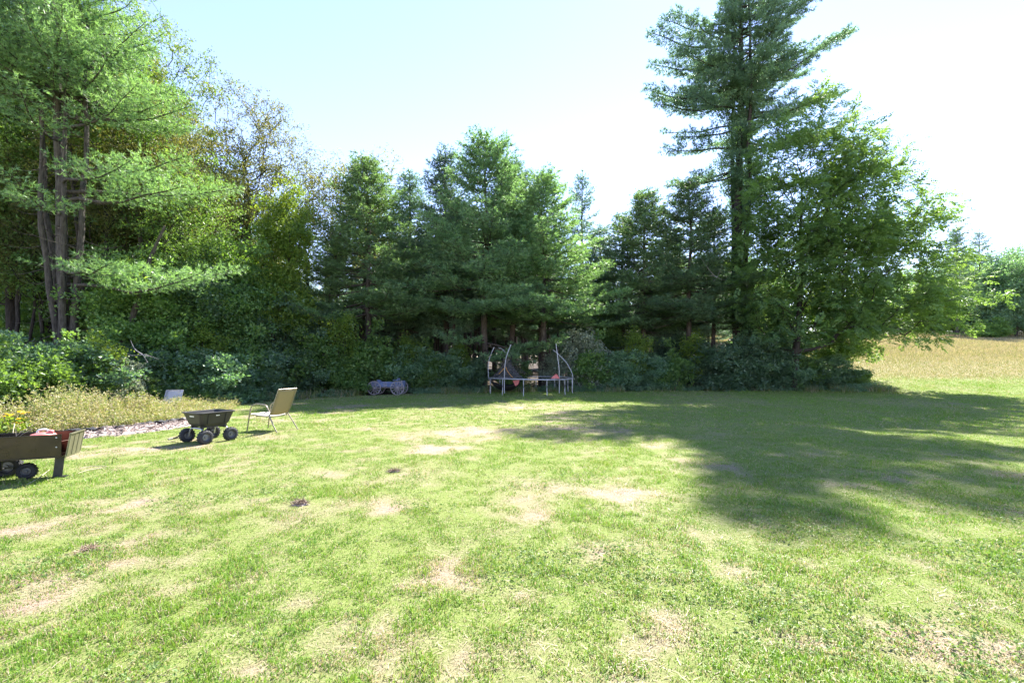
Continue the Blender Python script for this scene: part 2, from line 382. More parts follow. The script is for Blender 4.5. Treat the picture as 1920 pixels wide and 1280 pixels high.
PROTO = {}
def proto(key, gen, crown, bark):
    tg, cg, H = gen
    t = tg.build('trunk', bark, None, smooth=True, link=False); c = cg.build('crown', crown, None, link=False)
    PROTO[key] = (t.data, c.data, H)
def tree(key, name, px, D, H=None, ytop=None, rz=0, wide=1., label='', cat='tree', group=None, parts=('trunk', 'crown'), z=None, mats=None, xy=None):
    x, y = xy if xy else P(px, D); g = Z(x, y) if z is None else z
    tm, cm, H0 = PROTO[key]
    if ytop is not None: H = 1.6+(680-ytop)/F*D-g
    s = (H or H0)/H0
    root = empty(name, (x, y, g), math.radians(rz), label=label, cat=cat, group=group); root.scale = (s*wide, s*wide, s)
    for nm, me in zip(parts, (tm, cm)):
        o = bpy.data.objects.new(nm, me); C.objects.link(o); o.parent = root
    if mats: o.material_slots[0].link = 'OBJECT'; o.material_slots[0].material = mats
    return root

# ------------------------------------------------------------ ground: one sheet to the horizon
def lawn_edge(x):      # depth where the mown lawn stops, as a function of x (wood edge)
    return np.interp(x, [-14, -11.5, -10.2, -8.2, -5, 0, 6, 10, 16, 19, 22, 30], [12.6, 16.2, 18.0, 21.2, 23.3, 24.4, 25.2, 25.5, 24.6, 24.0, 23.0, 21])
def left_edge(y):      # x where the lawn gives way to the bed and the weeds on the left
    return np.interp(y, [0, 8.5, 9.6, 11, 13, 15, 17.5], [-60, -30, -9.3, -8.95, -8.8, -9.2, -10.2])
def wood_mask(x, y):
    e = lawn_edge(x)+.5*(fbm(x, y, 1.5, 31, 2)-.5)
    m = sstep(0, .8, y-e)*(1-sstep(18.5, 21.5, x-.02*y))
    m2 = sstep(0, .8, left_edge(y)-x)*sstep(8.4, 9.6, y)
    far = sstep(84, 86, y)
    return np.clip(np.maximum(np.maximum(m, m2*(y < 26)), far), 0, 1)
def field_mask(x, y):
    return sstep(0, 5, y-26.0-.5*fbm(x, y, 5, 8, 2)*4+.0*x)*sstep(17.5, 20.5, x-.02*y)*(1-sstep(84, 86, y))
DRY = [(790,885,70,22),(545,968,75,22),(700,945,90,15),(960,925,60,30),(1000,955,45,25),(835,1060,60,45),(290,930,45,14),(268,1010,45,26),(190,1065,55,20),
       (70,1110,110,28),(40,1140,80,30),(485,1240,70,26),(1450,990,85,28),(1380,1060,60,20),(1700,1190,120,32),(1850,1230,120,40),(150,845,60,10),(240,843,50,8),(1235,832,45,12),
       (870,1240,26,40),(1020,760,150,5),(880,812,90,10),(1100,1030,35,22),(1330,870,70,12),(640,880,60,10),(330,1100,40,22),(980,1120,40,20),(1250,1160,40,20),(1540,1220,60,22),(1040,802,60,7),
       (500,820,60,9),(800,840,70,9),(740,1150,40,25),(60,985,70,16),(1200,940,30,20),(760,1090,30,14),(560,1130,30,14),(1270,1070,60,14)]
def dry_minus_shade(x, y):
    x = np.asarray(x, float); y = np.asarray(y, float)
    nb = fbm(x*.55+y*.5, y*.8-x*.35, .9, 41, 4); d = .5*sstep(.52, .8, nb)
    d = d+.45*sstep(.5, .8, fbm(x, y, .33, 77, 3)-.02)
    wx = x+.35*(fbm(x, y, .35, 55, 3)-.5)*np.clip(y/5, .5, 2); wy = y+.8*(fbm(x, y, .35, 56, 3)-.5)*np.clip(y/5, .4, 2)
    for (px, py, sx, sy) in DRY:
        Y = 1.6*F/(py-680); X = (px-960)/F*Y; rx = sx/F*Y; ry = sy*Y*Y/(1.6*F)
        q = ((wx-X)/rx)**2+((wy-Y)/ry)**2
        d = d+.62*np.exp(-q*1.5)
    d = d*(1-.5*sstep(14, 22, y))*(1-.75*sstep(1, 5, x)*sstep(6, 9, y))+.25*sstep(.45, .7, fbm(x, y*.4, 2.5, 90, 3))*sstep(10, 18, y)  # less straw where the tall pine's shadow falls: greener shade painted in
    for (px, py, r) in ((1420, 960, 1.0), (1830, 990, 1.1), (1000, 870, .9), (860, 915, .8)):
        Y = 1.6*F/(py-680); X = (px-960)/F*Y; d = d*(1-.75*np.exp(-((x-X)**2+(y-Y)**2)/r**2))
    return np.clip(d*(.1+1.75*fbm(x, y, .28, 12, 4)), 0, 1)
def axis(a0, fine0, fine1, a1, st, g=1.16):
    mid = np.arange(fine0, fine1+1e-6, st); lo = [fine0]; s = st
    while lo[-1] > a0: s *= g; lo.append(lo[-1]-s)
    hi = [mid[-1]]; s = st
    while hi[-1] < a1: s *= g; hi.append(hi[-1]+s)
    return np.array(lo[::-1][:-1]+list(mid)+hi[1:])
gx = axis(-900, -14, 24, 900, .11); gy = axis(-60, .5, 27, 1200, .11)
XX, YY = np.meshgrid(gx, gy); nx, ny = len(gx), len(gy)
ZZ = gz(XX, YY); DR = dry_minus_shade(XX, YY); WD = wood_mask(XX, YY); FD = field_mask(XX, YY)
gm = bpy.data.meshes.new('ground'); gm.vertices.add(nx*ny)
gm.vertices.foreach_set('co', np.stack([XX, YY, ZZ], -1).astype(np.float32).ravel())
ii = np.arange(nx-1)[None, :]+np.arange(ny-1)[:, None]*nx
Fq = np.stack([ii, ii+1, ii+1+nx, ii+nx], -1).reshape(-1, 4)
gm.loops.add(len(Fq)*4); gm.loops.foreach_set('vertex_index', Fq.ravel().astype(np.int32))
gm.polygons.add(len(Fq)); gm.polygons.foreach_set('loop_start', (np.arange(len(Fq))*4).astype(np.int32)); gm.polygons.foreach_set('use_smooth', np.ones(len(Fq), bool))
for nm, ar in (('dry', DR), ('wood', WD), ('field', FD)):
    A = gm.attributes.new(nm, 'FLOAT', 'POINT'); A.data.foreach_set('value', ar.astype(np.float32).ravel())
gm.update(calc_edges=True)
m, n = mat('ground_turf'); b = N(n, 'ShaderNodeBsdfPrincipled'); b.inputs['Roughness'].default_value = .95; b.inputs['Specular IOR Level'].default_value = .1
fine = math_(n, 'ADD', math_(n, 'MULTIPLY', noise(n, 30, 4, .75, space='World'), .45), math_(n, 'MULTIPLY', noise(n, 170, 3, .7, space='World'), .55)); big = noise(n, 2.2, 4, .6, space='World'); stx = noise(n, 14, 4, .7, space='World', stretch=(3, 1, 1))
green = ramp(n, fine, [(.3, (.055, .072, .02)), (.5, (.15, .19, .05)), (.7, (.25, .275, .11))])
straw = ramp(n, fine, [(.3, (.14, .098, .075)), (.5, (.28, .205, .165)), (.68, (.42, .325, .28))])
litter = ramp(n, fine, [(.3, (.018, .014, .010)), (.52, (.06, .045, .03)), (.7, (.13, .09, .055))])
gold = ramp(n, stx, [(.3, (.15, .135, .08)), (.55, (.27, .23, .14)), (.72, (.39, .33, .22))])
gold = mixc(n, math_(n, 'MULTIPLY', ramp(n, big, [(.4, (0,0,0)), (.7, (1,1,1))]), .5), gold, (.17, .19, .05))
c = mixc(n, attr(n, 'dry').outputs['Fac'], green, straw)
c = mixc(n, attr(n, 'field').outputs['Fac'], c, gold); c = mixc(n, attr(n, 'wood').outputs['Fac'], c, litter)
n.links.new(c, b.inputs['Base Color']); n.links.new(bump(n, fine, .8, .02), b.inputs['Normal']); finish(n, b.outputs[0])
gm.materials.append(m); ground = bpy.data.objects.new('ground', gm); C.objects.link(ground); tag(ground, 'sloping ground under the lawn, the wood and the field', kind='structure')

# ------------------------------------------------------------ grass
def grassmat(name, greens, straws, trans=.35):
    m, n = mat(name); v = attr(n, 'v').outputs['Fac']
    # v 0..0.5 green blade, 0.5..1 straw blade
    c = ramp(n, v, [(0, greens[0]), (.22, greens[1]), (.46, greens[2]), (.54, straws[0]), (.78, straws[1]), (1, straws[2])])
    big = noise(n, .9, 3, .6, space='World'); hs = N(n, 'ShaderNodeHueSaturation'); n.links.new(c, hs.inputs['Color'])
    mr = N(n, 'ShaderNodeMapRange'); n.links.new(big, mr.inputs[0]); mr.inputs[1].default_value = .3; mr.inputs[2].default_value = .7; mr.inputs[3].default_value = .49; mr.inputs[4].default_value = .515
    n.links.new(mr.outputs[0], hs.inputs['Hue']); c = hs.outputs[0]
    d = N(n, 'ShaderNodeBsdfPrincipled'); n.links.new(c, d.inputs['Base Color']); d.inputs['Roughness'].default_value = .5; d.inputs['Specular IOR Level'].default_value = .35
    t = N(n, 'ShaderNodeBsdfTranslucent'); n.links.new(mixc(n, 1., c, (1.25, 1.2, .7), 'MULTIPLY'), t.inputs[0])
    mx = N(n, 'ShaderNodeMixShader'); mx.inputs[0].default_value = trans; n.links.new(d.outputs[0], mx.inputs[1]); n.links.new(t.outputs[0], mx.inputs[2]); finish(n, mx.outputs[0]); return m
M['grass'] = grassmat('lawn_blades', [(.090,.182,.022), (.150,.268,.034), (.24,.365,.068)], [(.29,.26,.13), (.38,.32,.20), (.49,.41,.31)])
M['dry_grass'] = grassmat('dry_blades', [(.10,.14,.03), (.15,.19,.05), (.22,.24,.07)], [(.22,.19,.11), (.33,.28,.18), (.44,.38,.27)])
def blades(x, y, h, wd, lean, v, rg, segs=1):
    """bent grass blades: tapered strips ending in a point"""
    n_ = len(x); az = rg.uniform(0, 2*PI, n_); fa = rg.uniform(0, 2*PI, n_)
    base = np.stack([x, y, gz(x, y)-.004], -1); dirn = np.stack([np.cos(az), np.sin(az), np.zeros(n_)], -1)
    side = np.stack([np.cos(fa), np.sin(fa), np.zeros(n_)], -1)*(wd/2)[:, None]
    up = np.array([0, 0, 1.])
    if segs == 1:
        tip = base+dirn*(h*lean)[:, None]+up*(h*np.sqrt(np.maximum(.05, 1-lean**2*.8)))[:, None]
        V = np.stack([base-side, base+side, tip], 1).reshape(-1, 3); return V, np.arange(n_*3).reshape(-1, 3), v, None, None
    mid = base+dirn*(h*lean*.35)[:, None]+up*(h*.6)[:, None]; tip = base+dirn*(h*lean)[:, None]+up*(h*(1-.45*lean))[:, None]
    V = np.stack([base-side, base+side, mid+side*.8, mid-side*.8, tip], 1).reshape(-1, 3); k = np.arange(n_)[:, None]*5
    return V, k+np.array([[0, 1, 2, 3]]), v, k+np.array([[3, 2, 4]]), v
def sample_view(d0, d1, dens, rg, pad=2.4, pxr=(-1.19, 1.19)):
    """points between two depths in front of the camera, dens(y) per square metre"""
    out = []
    for y0 in np.arange(d0, d1, .5):
        y1 = min(d1, y0+.5); xw0, xw1 = pxr[0]*y1-pad, pxr[1]*y1+pad; nn = int((xw1-xw0)*(y1-y0)*dens((y0+y1)/2))
        out.append(np.stack([rg.uniform(xw0, xw1, nn), rg.uniform(y0, y1, nn)], -1))
    o = np.concatenate(out); return o[:, 0], o[:, 1]
GQ = 1.0
rg = R_(1); g = Geo()
def lawn_layer(d0, d1, dens, hh, ww, segs):
    x, y = sample_view(d0, d1, dens, rg)
    dr = dry_minus_shade(x, y); wm = wood_mask(x, y); fm = field_mask(x, y)
    tf = fbm(x, y, .16, 3, 3); lush = fbm(x, y, .7, 4, 3)
    keep = (rg.uniform(0, 1, len(x)) < (1-.6*dr)*(.45+.9*sstep(.3, .62, tf))) & (wm < .45+.3*rg.uniform(0, 1, len(x))) & (fm < rg.uniform(0, 1, len(x)))
    x, y, dr, tf, lush = [q[keep] for q in (x, y, dr, tf, lush)]; n_ = len(x)
    rough = sstep(20, 24, x-.0*y)*.0+sstep(21, 26, y)*.8
    h = hh*rg.uniform(.45, 1.25, n_)*(.55+.75*sstep(.35, .7, tf))*(1-.35*dr)*(.8+.5*sstep(.45, .75, lush))*(1+rough)
    straw = rg.uniform(0, 1, n_) < (.15+.6*dr)
    v = np.where(straw, .54+.46*rg.uniform(0, 1, n_), np.clip(rg.normal(.22+.16*(lush-.5), .12, n_), 0, .46))
    lean = np.clip(rg.uniform(.15, .95, n_)+.25*dr, .1, 1.15)
    V, f1, v1, f2, v2 = blades(x, y, h, ww*rg.uniform(.7, 1.4, n_), lean, v, rg, segs)
    if f1.shape[1] == 4:
        g.V.append(V.astype(np.float32)); g.F4.append(f1+g.n); g.a4.append(v1); g.F3.append(f2+g.n); g.a3.append(v2); g.n += len(V)
    else: g.add(V, f1, v1)
lawn_layer(1.2, 5, lambda y: 9500*GQ/(1+max(0, y-2.5)*.28), .040, .0046, 2)
lawn_layer(5, 11, lambda y: 4600*GQ/(1+(y-5)*.16), .040, .0075, 1)
lawn_layer(11, 32, lambda y: 1150*GQ/(1+(y-11)*.06), .05, .013, 1)
# thatch: straw lying flat between the blades
for d0, d1, de, ww in ((1.2, 5, 2600, .0045), (5, 12, 900, .0075)):
    x, y = sample_view(d0, d1, lambda q: de/(1+(q-d0)*.25), rg); k = (wood_mask(x, y) < .3) & (rg.uniform(0, 1, len(x)) < .35+.65*dry_minus_shade(x, y)); x, y = x[k], y[k]; n_ = len(x)
    V, f1, v1, _, _ = blades(x, y, .06*rg.uniform(.5, 1.3, n_), ww*rg.uniform(.6, 1.3, n_), rg.uniform(.95, 1.1, n_), .54+.46*rg.uniform(0, 1, n_), rg, 1); V[2::3, 2] = gz(V[2::3, 0], V[2::3, 1])+.003+.016*rg.uniform(0, 1, n_); V[0::3, 2] += .008; V[1::3, 2] += .008
    g.add(V, f1, v1)
tag(g.build('lawn_grass', M['grass']), 'short mown grass with straw coloured patches', cat='grass', kind='stuff')
print('lawn verts', g.n)
# clover and plantain leaves low among the blades
rg = R_(5); g = Geo()
x, y = sample_view(1.9, 9, lambda y: 900*float(1-sstep(4.5, 7.5, y))/(1+(y-2)*.3), rg)
cl = fbm(x, y, .9, 210, 3)+.10*sstep(0, 3, x)+.06*(y < 4); k = (cl > .60) & (rg.uniform(0, 1, len(x)) < sstep(.58, .72, cl)) & (wood_mask(x, y) < .2); x, y = x[k], y[k]
tp = [leaf_tpl('single', .018, rg)*[1, 1, .7] for _ in range(6)]
place(g, tp, 4, np.stack([x, y, gz(x, y)+rg.uniform(.008, .04, len(x))], -1), np.tile([0, 0, 1.], (len(x), 1))+rg.normal(0, .35, (len(x), 3)), rg, rg.uniform(.6, 1.7, len(x)))
M['clover'] = leafmat('clover_leaves', [(.12,.22,.05), (.19,.30,.08), (.30,.39,.18)], .4, (1.2,1.2,.6), .2, 3)
tag(g.build('clover', M['clover']), 'broad leaved clover and weeds low in the lawn', cat='ground cover', kind='stuff')
# golden field on the rise to the right
rg = R_(6); g = Geo()
nf = 260000; y = 25+60*rg.uniform(0, 1, nf)**1.5; x = rg.uniform(.40, 1.25, nf)*y
k = (field_mask(x, y) > rg.uniform(.1, .9, nf)) & (wood_mask(x, y) < .5); x, y = x[k], y[k]; n_ = len(x)
gn = fbm(x, y, 4, 61, 3); far = sstep(30, 60, y); v = np.where(rg.uniform(0, 1, n_) < .55+.3*far+.5*(gn-.5), .54+.46*rg.uniform(0, 1, n_), rg.uniform(.05, .46, n_))
edge = sstep(78, 83, y)
V, f1, v1, f2, v2 = blades(x, y, (.10+.22*far+.7*edge)*rg.uniform(.6, 1.4, n_), (.018+.03*far)*rg.uniform(.7, 1.4, n_), rg.uniform(.1, .7, n_), v, rg, 1)
g.add(V, f1, v1); tag(g.build('field_grass', M['dry_grass']), 'tan and golden field grass on the rise', cat='field grass', kind='stuff')

# ------------------------------------------------------------ plant prototypes
full = lambda t: (1-t)**.52*(.8+.2*math.sin(PI*min(1, t*1.5+.2)))+.03
proto('pine_full', pine('a', 14, 4.3, 4.5, 11, .42, 6, prof=full, dens=1.5, sub=.17, nw=.028, nl=.17, boughs=[(2.6,-70,-4,4.2,1),(2.2,-110,-8,3.6,1),(2.5,-30,-6,3.6,1),(1.7,-60,-8,2.6,.8),(2.8,-150,-4,3.4,1)]), M['needle'], M['bark_pine'])
proto('pine_mid', pine('b', 13, 4.4, 3.5, 12, .43, 6, prof=full, dens=1.5, sub=.17, nw=.028, nl=.17), M['needle'], M['bark_pine'])
proto('pine_high', pine('c', 15, 5.0, 3.0, 13, .48, 6, prof=full, dens=1.4, nw=.028, nl=.17), M['needle_blue'], M['bark_pine'])
proto('pine_thin', pine('d', 15, 6.5, 2.3, 14, .5, 5, needles=6, nw=.032, nl=.18, sub=.2, prof=full, dens=1.2), M['needle_blue'], M['bark_dark'])
proto('pine_open', pine('e', 17, 7., 2.7, 15, .72, 5, needles=7, sub=.18, gap=.08, prof=full, nw=.03, nl=.17, dens=1.3), M['needle_blue'], M['bark_pine'])
# many-stemmed pine at the left with long bright boughs (height, bearing from +x towards +y, rise, length, foliage)
lb = [(4.6,-12,-2,5.6,1),(5.0,8,2,5.8,1),(5.2,-35,-4,4.6,1),(4.9,30,0,4.6,1),(7.6,-8,0,5.4,1),(7.9,12,4,5.6,1),(8.2,-32,0,4.4,1),(7.2,-58,-4,3.8,1),(8.8,0,6,4.6,1),(10.2,-20,6,4.2,1),(10.6,12,8,4.4,1),(9.8,-62,2,3.6,1),
      (11.6,-85,5,3.2,1),(11.8,-45,8,3.6,1),(12.2,-12,10,3.8,1),(12.6,-110,6,3.2,1),(13.0,-70,10,3.0,1),(13.4,170,10,3.2,1),(13.8,-30,14,3.4,1),(14.2,-140,14,3.,1),(11.2,-150,2,2.8,1),(12.9,20,14,3.4,1),(10.9,-100,0,2.6,1)]
proto('pine_left', pine('f', 18, 11.5, 3.4, 16, .62, 5, gap=.08, ndead=6, stems=((0,0,1.),(-.9,.3,.92),(.75,.2,.95),(.3,-.5,.85),(-.5,-.3,.8)), boughs=lb, prof=full, tr=.24, nl=.16, dens=1.25, sub=.17), M['needle_sunlit'], M['bark'])
tallb = [(20.4,8,20,7.8,1),(19.4,-16,14,6.6,1),(20.0,24,16,6.6,1),(17.6,2,10,6.4,1),(17.2,-26,6,5.2,1),(17.9,26,10,5.8,1),(15.4,4,12,7.0,1),(15.0,-22,8,6.2,1),(15.8,26,12,6.4,1),(23.8,0,18,5.2,1),(25.4,4,14,4.6,1),(28.2,0,14,4.6,1),(27.4,18,14,5.0,1),(27.0,-18,12,5.0,1),(28.8,-8,18,3.8,1),(28.6,24,16,3.6,1),(26.0,5,16,5.6,1),(24.6,-6,16,5.6,1),(21.9,186,4,6.2,1),(20.9,172,4,5.8,1),(22.9,178,8,5.2,1),(18.8,182,2,6.0,1),(26.6,-14,14,3.8,1),(25.0,30,12,4.2,1),(19.2,176,4,5.6,1),(20.2,200,4,5.0,1),(17.2,170,-2,4.8,1),(15.4,186,-8,5.2,1),(22.8,-24,12,5.0,1),(23.2,22,14,5.0,1),(21.6,10,14,5.4,1),
         (18.2,180,2,5.2,1),(17.8,206,-2,4.4,1),(18.8,160,2,4.6,1),(16.6,184,-6,4.4,1),(14.0,178,-14,4.8,1),(13.8,204,-16,4.0,1),(14.2,160,-12,4.2,1),(20.8,186,6,4.6,1),(21.4,162,8,4.4,1),(22.4,200,8,4.2,1),(23.4,178,10,4.6,1),
         (13.4,10,-2,4.6,1),(13.0,-20,-6,4.2,1),(13.7,40,0,4.4,1),(16.2,-80,0,3.4,1),(18.9,-95,2,3.2,1),(21.2,-85,2,3.2,1),(19.6,85,2,3.6,1),(16.9,88,2,3.6,1)]
proto('pine_tall', pine('g', 30.6, 19.5, 4.3, 17, .95, 5, prof=lambda t: (1-t)**.7*(.75+.25*math.sin(t*9)), boughs=tallb, stems=((0,0,1.),(.55,.1,.97),(-.4,.3,.9)), tr=.36, dens=1.25, needles=7, nl=.18, nw=.028, dead=False, sub=.17, gap=.12, clumpy=.34, thick=.5), M['needle_blue'], M['bark_dark'])
E = lambda *a_: list(a_)
proto('oak_tall', broad('h', 19, [(0,0,14,3.4,3.4,4.6),(1.2,.5,10.5,2.6,2.4,2.6),(-1.4,0,9.5,2.4,2.2,2.2)], 21, 720, 34, .10, .25, .17, clump=.15), M['leaf_yellow'], M['bark_dark'])
proto('oak_green', broad('i', 17, [(0,0,11.5,3.2,3.2,4.8),(1,-.5,7.5,2.8,2.6,2.4),(-1,.4,6.5,2.6,2.4,2.2)], 22, 720, 36, .10, .25, .16, clump=.12), M['leaf'], M['bark_dark'])
proto('elm_sparse', broad('j', 17, [(0,0,12,2.7,2.7,4.4),(.6,0,8.6,2.2,2.2,2.)], 23, 640, 22, .085, .19, .12, stems=2, spread=.35), M['leaf_autumn'], M['bark_dark'])
proto('birch_sparse', broad('k', 14, [(0,0,9.5,1.7,1.7,4.)], 24, 420, 15, .085, .19, .08, stems=2, spread=.3), M['leaf_autumn'], M['bark'])
proto('maple_bright', broad('l', 10, [(0,0,7,1.4,1.4,2.6),(0,0,4,1.7,1.7,1.6)], 25, 320, 44, .11, .24, .10), M['leaf_yellow'], M['bark_dark'])
proto('understory', broad('m', 7, [(0,0,4.6,2.0,2.0,2.3),(.8,0,2.6,1.8,1.6,1.6),(-.8,0,2.2,1.8,1.6,1.6)], 26, 240, 62, .14, .25, .09, stems=3, base=.1), M['leaf_dark'], M['bark_dark'])
proto('understory_b', broad('n', 7, [(0,0,4.2,2.2,2.0,2.6),(0,0,2.,2.2,1.8,1.5)], 27, 250, 58, .13, .27, .09, stems=2, base=.1, clump=.12), M['leaf'], M['bark_dark'])
proto('bush', broad('o', 2.4, [(0,0,1.1,1.4,1.2,1.1),(.7,0,.7,1.,.9,.7),(-.8,.1,.6,1.,.9,.6)], 28, 190, 50, .10, .15, .03, stems=5, base=.05, spread=.2, minr=.003), M['leaf'], M['bark_dark'])
proto('bush_dark', broad('p', 2.6, [(0,0,1.2,1.5,1.2,1.25),(.6,0,.6,1.2,1.,.6)], 29, 190, 52, .11, .15, .03, stems=4, base=.05, spread=.2, minr=.003), M['leaf_dark'], M['bark_dark'])
proto('bush_silver', broad('q', 2.6, [(0,0,1.4,1.2,1.1,1.2),(.4,0,.6,1.1,1.,.6)], 30, 190, 34, .09, .15, .03, stems=5, base=.05, spread=.2, minr=.003), M['leaf_silver'], M['bark'])
proto('bush_loose', broad('t', 3.0, [(0,0,1.6,1.3,1.1,1.5),(.6,0,1.0,1.1,1.,.8)], 51, 130, 26, .16, .16, .025, stems=6, base=.05, spread=.35, minr=.004, lump=.4), M['leaf'], M['bark'])
proto('sapling_thin', broad('u', 4.4, [(0,0,2.9,1.0,.9,1.5),(.2,0,1.3,.8,.7,.7)], 52, 150, 14, .10, .15, .03, stems=2, base=.1, spread=.2, minr=.003, lump=.35), M['leaf_yellow'], M['bark'])
proto('walnut', broad('r', 15, [(1.2,0,9.6,3.4,3.2,3.6),(3.2,0,6.2,4.2,3.4,2.8),(5.2,-.2,3.9,3.6,2.8,1.7),(7.0,-.3,4.0,2.4,2.2,1.6),(4.8,0,8.0,2.4,2.6,2.4),(3.4,0,10.8,2.0,2.0,1.9),(-.6,0,6.2,2.8,3.0,3.2),(.6,-.6,3.4,3.2,2.6,1.5),(.6,0,12.6,2.,1.8,2.)], 31, 1400, 13, .42, .27, .17, kind='frond', lump=.2, clump=.22, droop=.2, base=.1, stems=1, lean=(.6, 0)), M['leaf_walnut'], M['bark_dark'])
proto('far_round', broad('s', 13, [(0,0,7.5,4.2,4,5),(2,0,4,3.6,3,3),(-2,0,4,3.6,3,3)], 32, 380, 60, .19, .55, .2, base=.1), M['leaf_dark'], M['bark_dark'])

# ------------------------------------------------------------ the trees one can tell apart
T = tree
T('pine_left', 'pine_tree', 128, 16.5, ytop=-150, rz=0, label='many-stemmed grey pine with bright green boughs over the weedy garden edge', cat='pine tree')
T('oak_green', 'broadleaf_tree', 22, 19.5, ytop=-160, rz=40, label='dark-trunked tree at the very left edge behind the shrubs', cat='tree')
T('oak_tall', 'broadleaf_tree', 300, 25, ytop=35, rz=0, wide=.85, label='tall yellow-green tree rising right behind the many-stemmed pine', cat='tree')
T('oak_tall', 'broadleaf_tree', 185, 22, ytop=-60, rz=130, wide=.75, label='tallest yellowish tree behind the many-stemmed pine, its top cut off', cat='tree')
T('elm_sparse', 'broadleaf_tree', 478, 27, ytop=140, rz=20, label='sparse olive-brown crowned tree left of the bright yellow-green sapling', cat='tree')
T('birch_sparse', 'broadleaf_tree', 592, 29, ytop=250, rz=70, label='thin half-bare tree against the sky just left of the first lawn pine', cat='tree')
T('birch_sparse', 'broadleaf_tree', 678, 31, ytop=255, rz=200, wide=1.3, label='half-bare brownish crown showing above the top of the first lawn pine', cat='tree')
T('maple_bright', 'sapling', 536, 22.5, ytop=330, rz=0, wide=.8, label='bright yellow-green sapling standing up from the dark undergrowth', cat='sapling')
T('pine_mid', 'pine_tree', 690, 25.5, ytop=300, mats=M['needle_sunlit'], rz=10, wide=1.25, label='broad pine behind the wooden wagon', cat='pine tree')
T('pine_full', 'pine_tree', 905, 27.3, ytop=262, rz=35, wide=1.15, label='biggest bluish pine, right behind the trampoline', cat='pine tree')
T('pine_mid', 'pine_tree', 1022, 27.5, ytop=330, mats=M['needle_sunlit'], rz=120, wide=1.35, label='pine with pale green boughs over the right end of the trampoline', cat='pine tree')
T('pine_high', 'pine_tree', 838, 29.5, ytop=282, rz=60, wide=1.15, label='pine whose dark pointed top stands just left of the biggest bluish pine', cat='pine tree')
T('pine_high', 'pine_tree', 1128, 33.5, ytop=425, rz=20, wide=1.4, label='low pine filling the skyline between the distant open pine and the dip', cat='pine tree')
T('pine_thin', 'pine_tree', 636, 29.5, ytop=425, rz=44, wide=1.5, label='short thin pine left of the broad wagon pine', cat='pine tree')
T('pine_high', 'pine_tree', 962, 29.8, ytop=300, rz=210, wide=1.2, label='pine top just right of the biggest bluish pine', cat='pine tree')
T('pine_thin', 'pine_tree', 772, 31, ytop=322, rz=15, wide=1.5, label='slim dark pine between the broad wagon pine and the big bluish pines', cat='pine tree')
T('pine_open', 'pine_tree', 1092, 38, ytop=322, rz=70, wide=.95, label='distant open pine standing alone on the skyline right of the trampoline', cat='pine tree')
T('pine_mid', 'pine_tree', 1205, 29, ytop=362, mats=M['needle_sunlit'], rz=200, wide=1.15, label='pale green pine left of the tall ivy-clad pine', cat='pine tree')
T('pine_high', 'pine_tree', 1165, 31, ytop=402, rz=250, wide=1.5, label='lower pine in the dip of the skyline right of the distant open pine', cat='pine tree')
T('pine_mid', 'pine_tree', 1290, 27.8, ytop=340, rz=300, wide=1.2, label='dark bluish pine just left of the tall ivy-clad trunk', cat='pine tree')
T('pine_high', 'pine_tree', 1340, 29.5, ytop=395, rz=100, wide=1.15, label='dark pine in front of the foot of the tall ivy-clad pine', cat='pine tree')
big = T('pine_tall', 'pine_tree', 1388, 29, H=29.9, rz=0, label='very tall ivy-clad pine with long bare-tipped boughs, top cut off', cat='pine tree')
# ivy sleeve of the tall pine
rg = R_(71); g = Geo(); n_ = 30000; z = 10+11*rg.uniform(0, 1, n_); th = rg.uniform(0, 2*PI, n_)
rad = (.10+1.35*sstep(.25, .8, fbm(z, np.abs(th-PI)*1.1, .9, 3, 3)))*(1-.45*sstep(17, 21, z))*rg.uniform(.5, 1.15, n_)*1.35
pos = np.stack([rad*np.cos(th)+.15, rad*np.sin(th), z], -1); tp = [leaf_tpl('single', .10, rg) for _ in range(6)]
place(g, tp, 4, pos, pos*[1, 1, 0]+rg.normal(0, .4, pos.shape), rg, rg.uniform(.7, 1.2, n_)); g.build('ivy', M['leaf_dark'], big)
T('walnut', 'broadleaf_tree', 1490, 24.8, ytop=150, rz=0, wide=.93, label='wide tree with feathery hanging leaves beside the open field', cat='tree')
T('pine_high', 'pine_tree', 1795, 82, ytop=425, rz=0, wide=1.0, label='far dark pine at the top edge of the field', cat='pine tree')
T('pine_open', 'pine_tree', 1838, 86, ytop=432, rz=50, wide=1.3, label='far layered pine leaning out over the round trees across the field', cat='pine tree')
for k, (px, D, yt, rz, wd, lb_) in enumerate([(1905, 80, 455, 0, 1.0, 'far rounded tree at the right edge beyond the golden field'), (1868, 88, 470, 90, 1., 'far rounded tree between the layered pine and the right edge tree'),
        (1960, 84, 450, 200, 1.1, 'far rounded tree cut by the right edge of the view'), (1760, 92, 505, 140, 1.2, 'far dark tree showing under the feathery boughs')]):
    T('far_round', 'broadleaf_tree', px, D, ytop=yt, rz=rz, wide=wd, label=lb_, cat='tree')
for k, px in enumerate([1655, 1690, 1725, 1790, 1830, 1880, 1925, 2010, 2060]):
    T('far_round', 'broadleaf_tree', px, 94+5*(k % 3), ytop=520-12*(k % 4), rz=47*k, wide=1.3, label='far tree in the green line closing the golden field', cat='tree', group='trees closing the field')
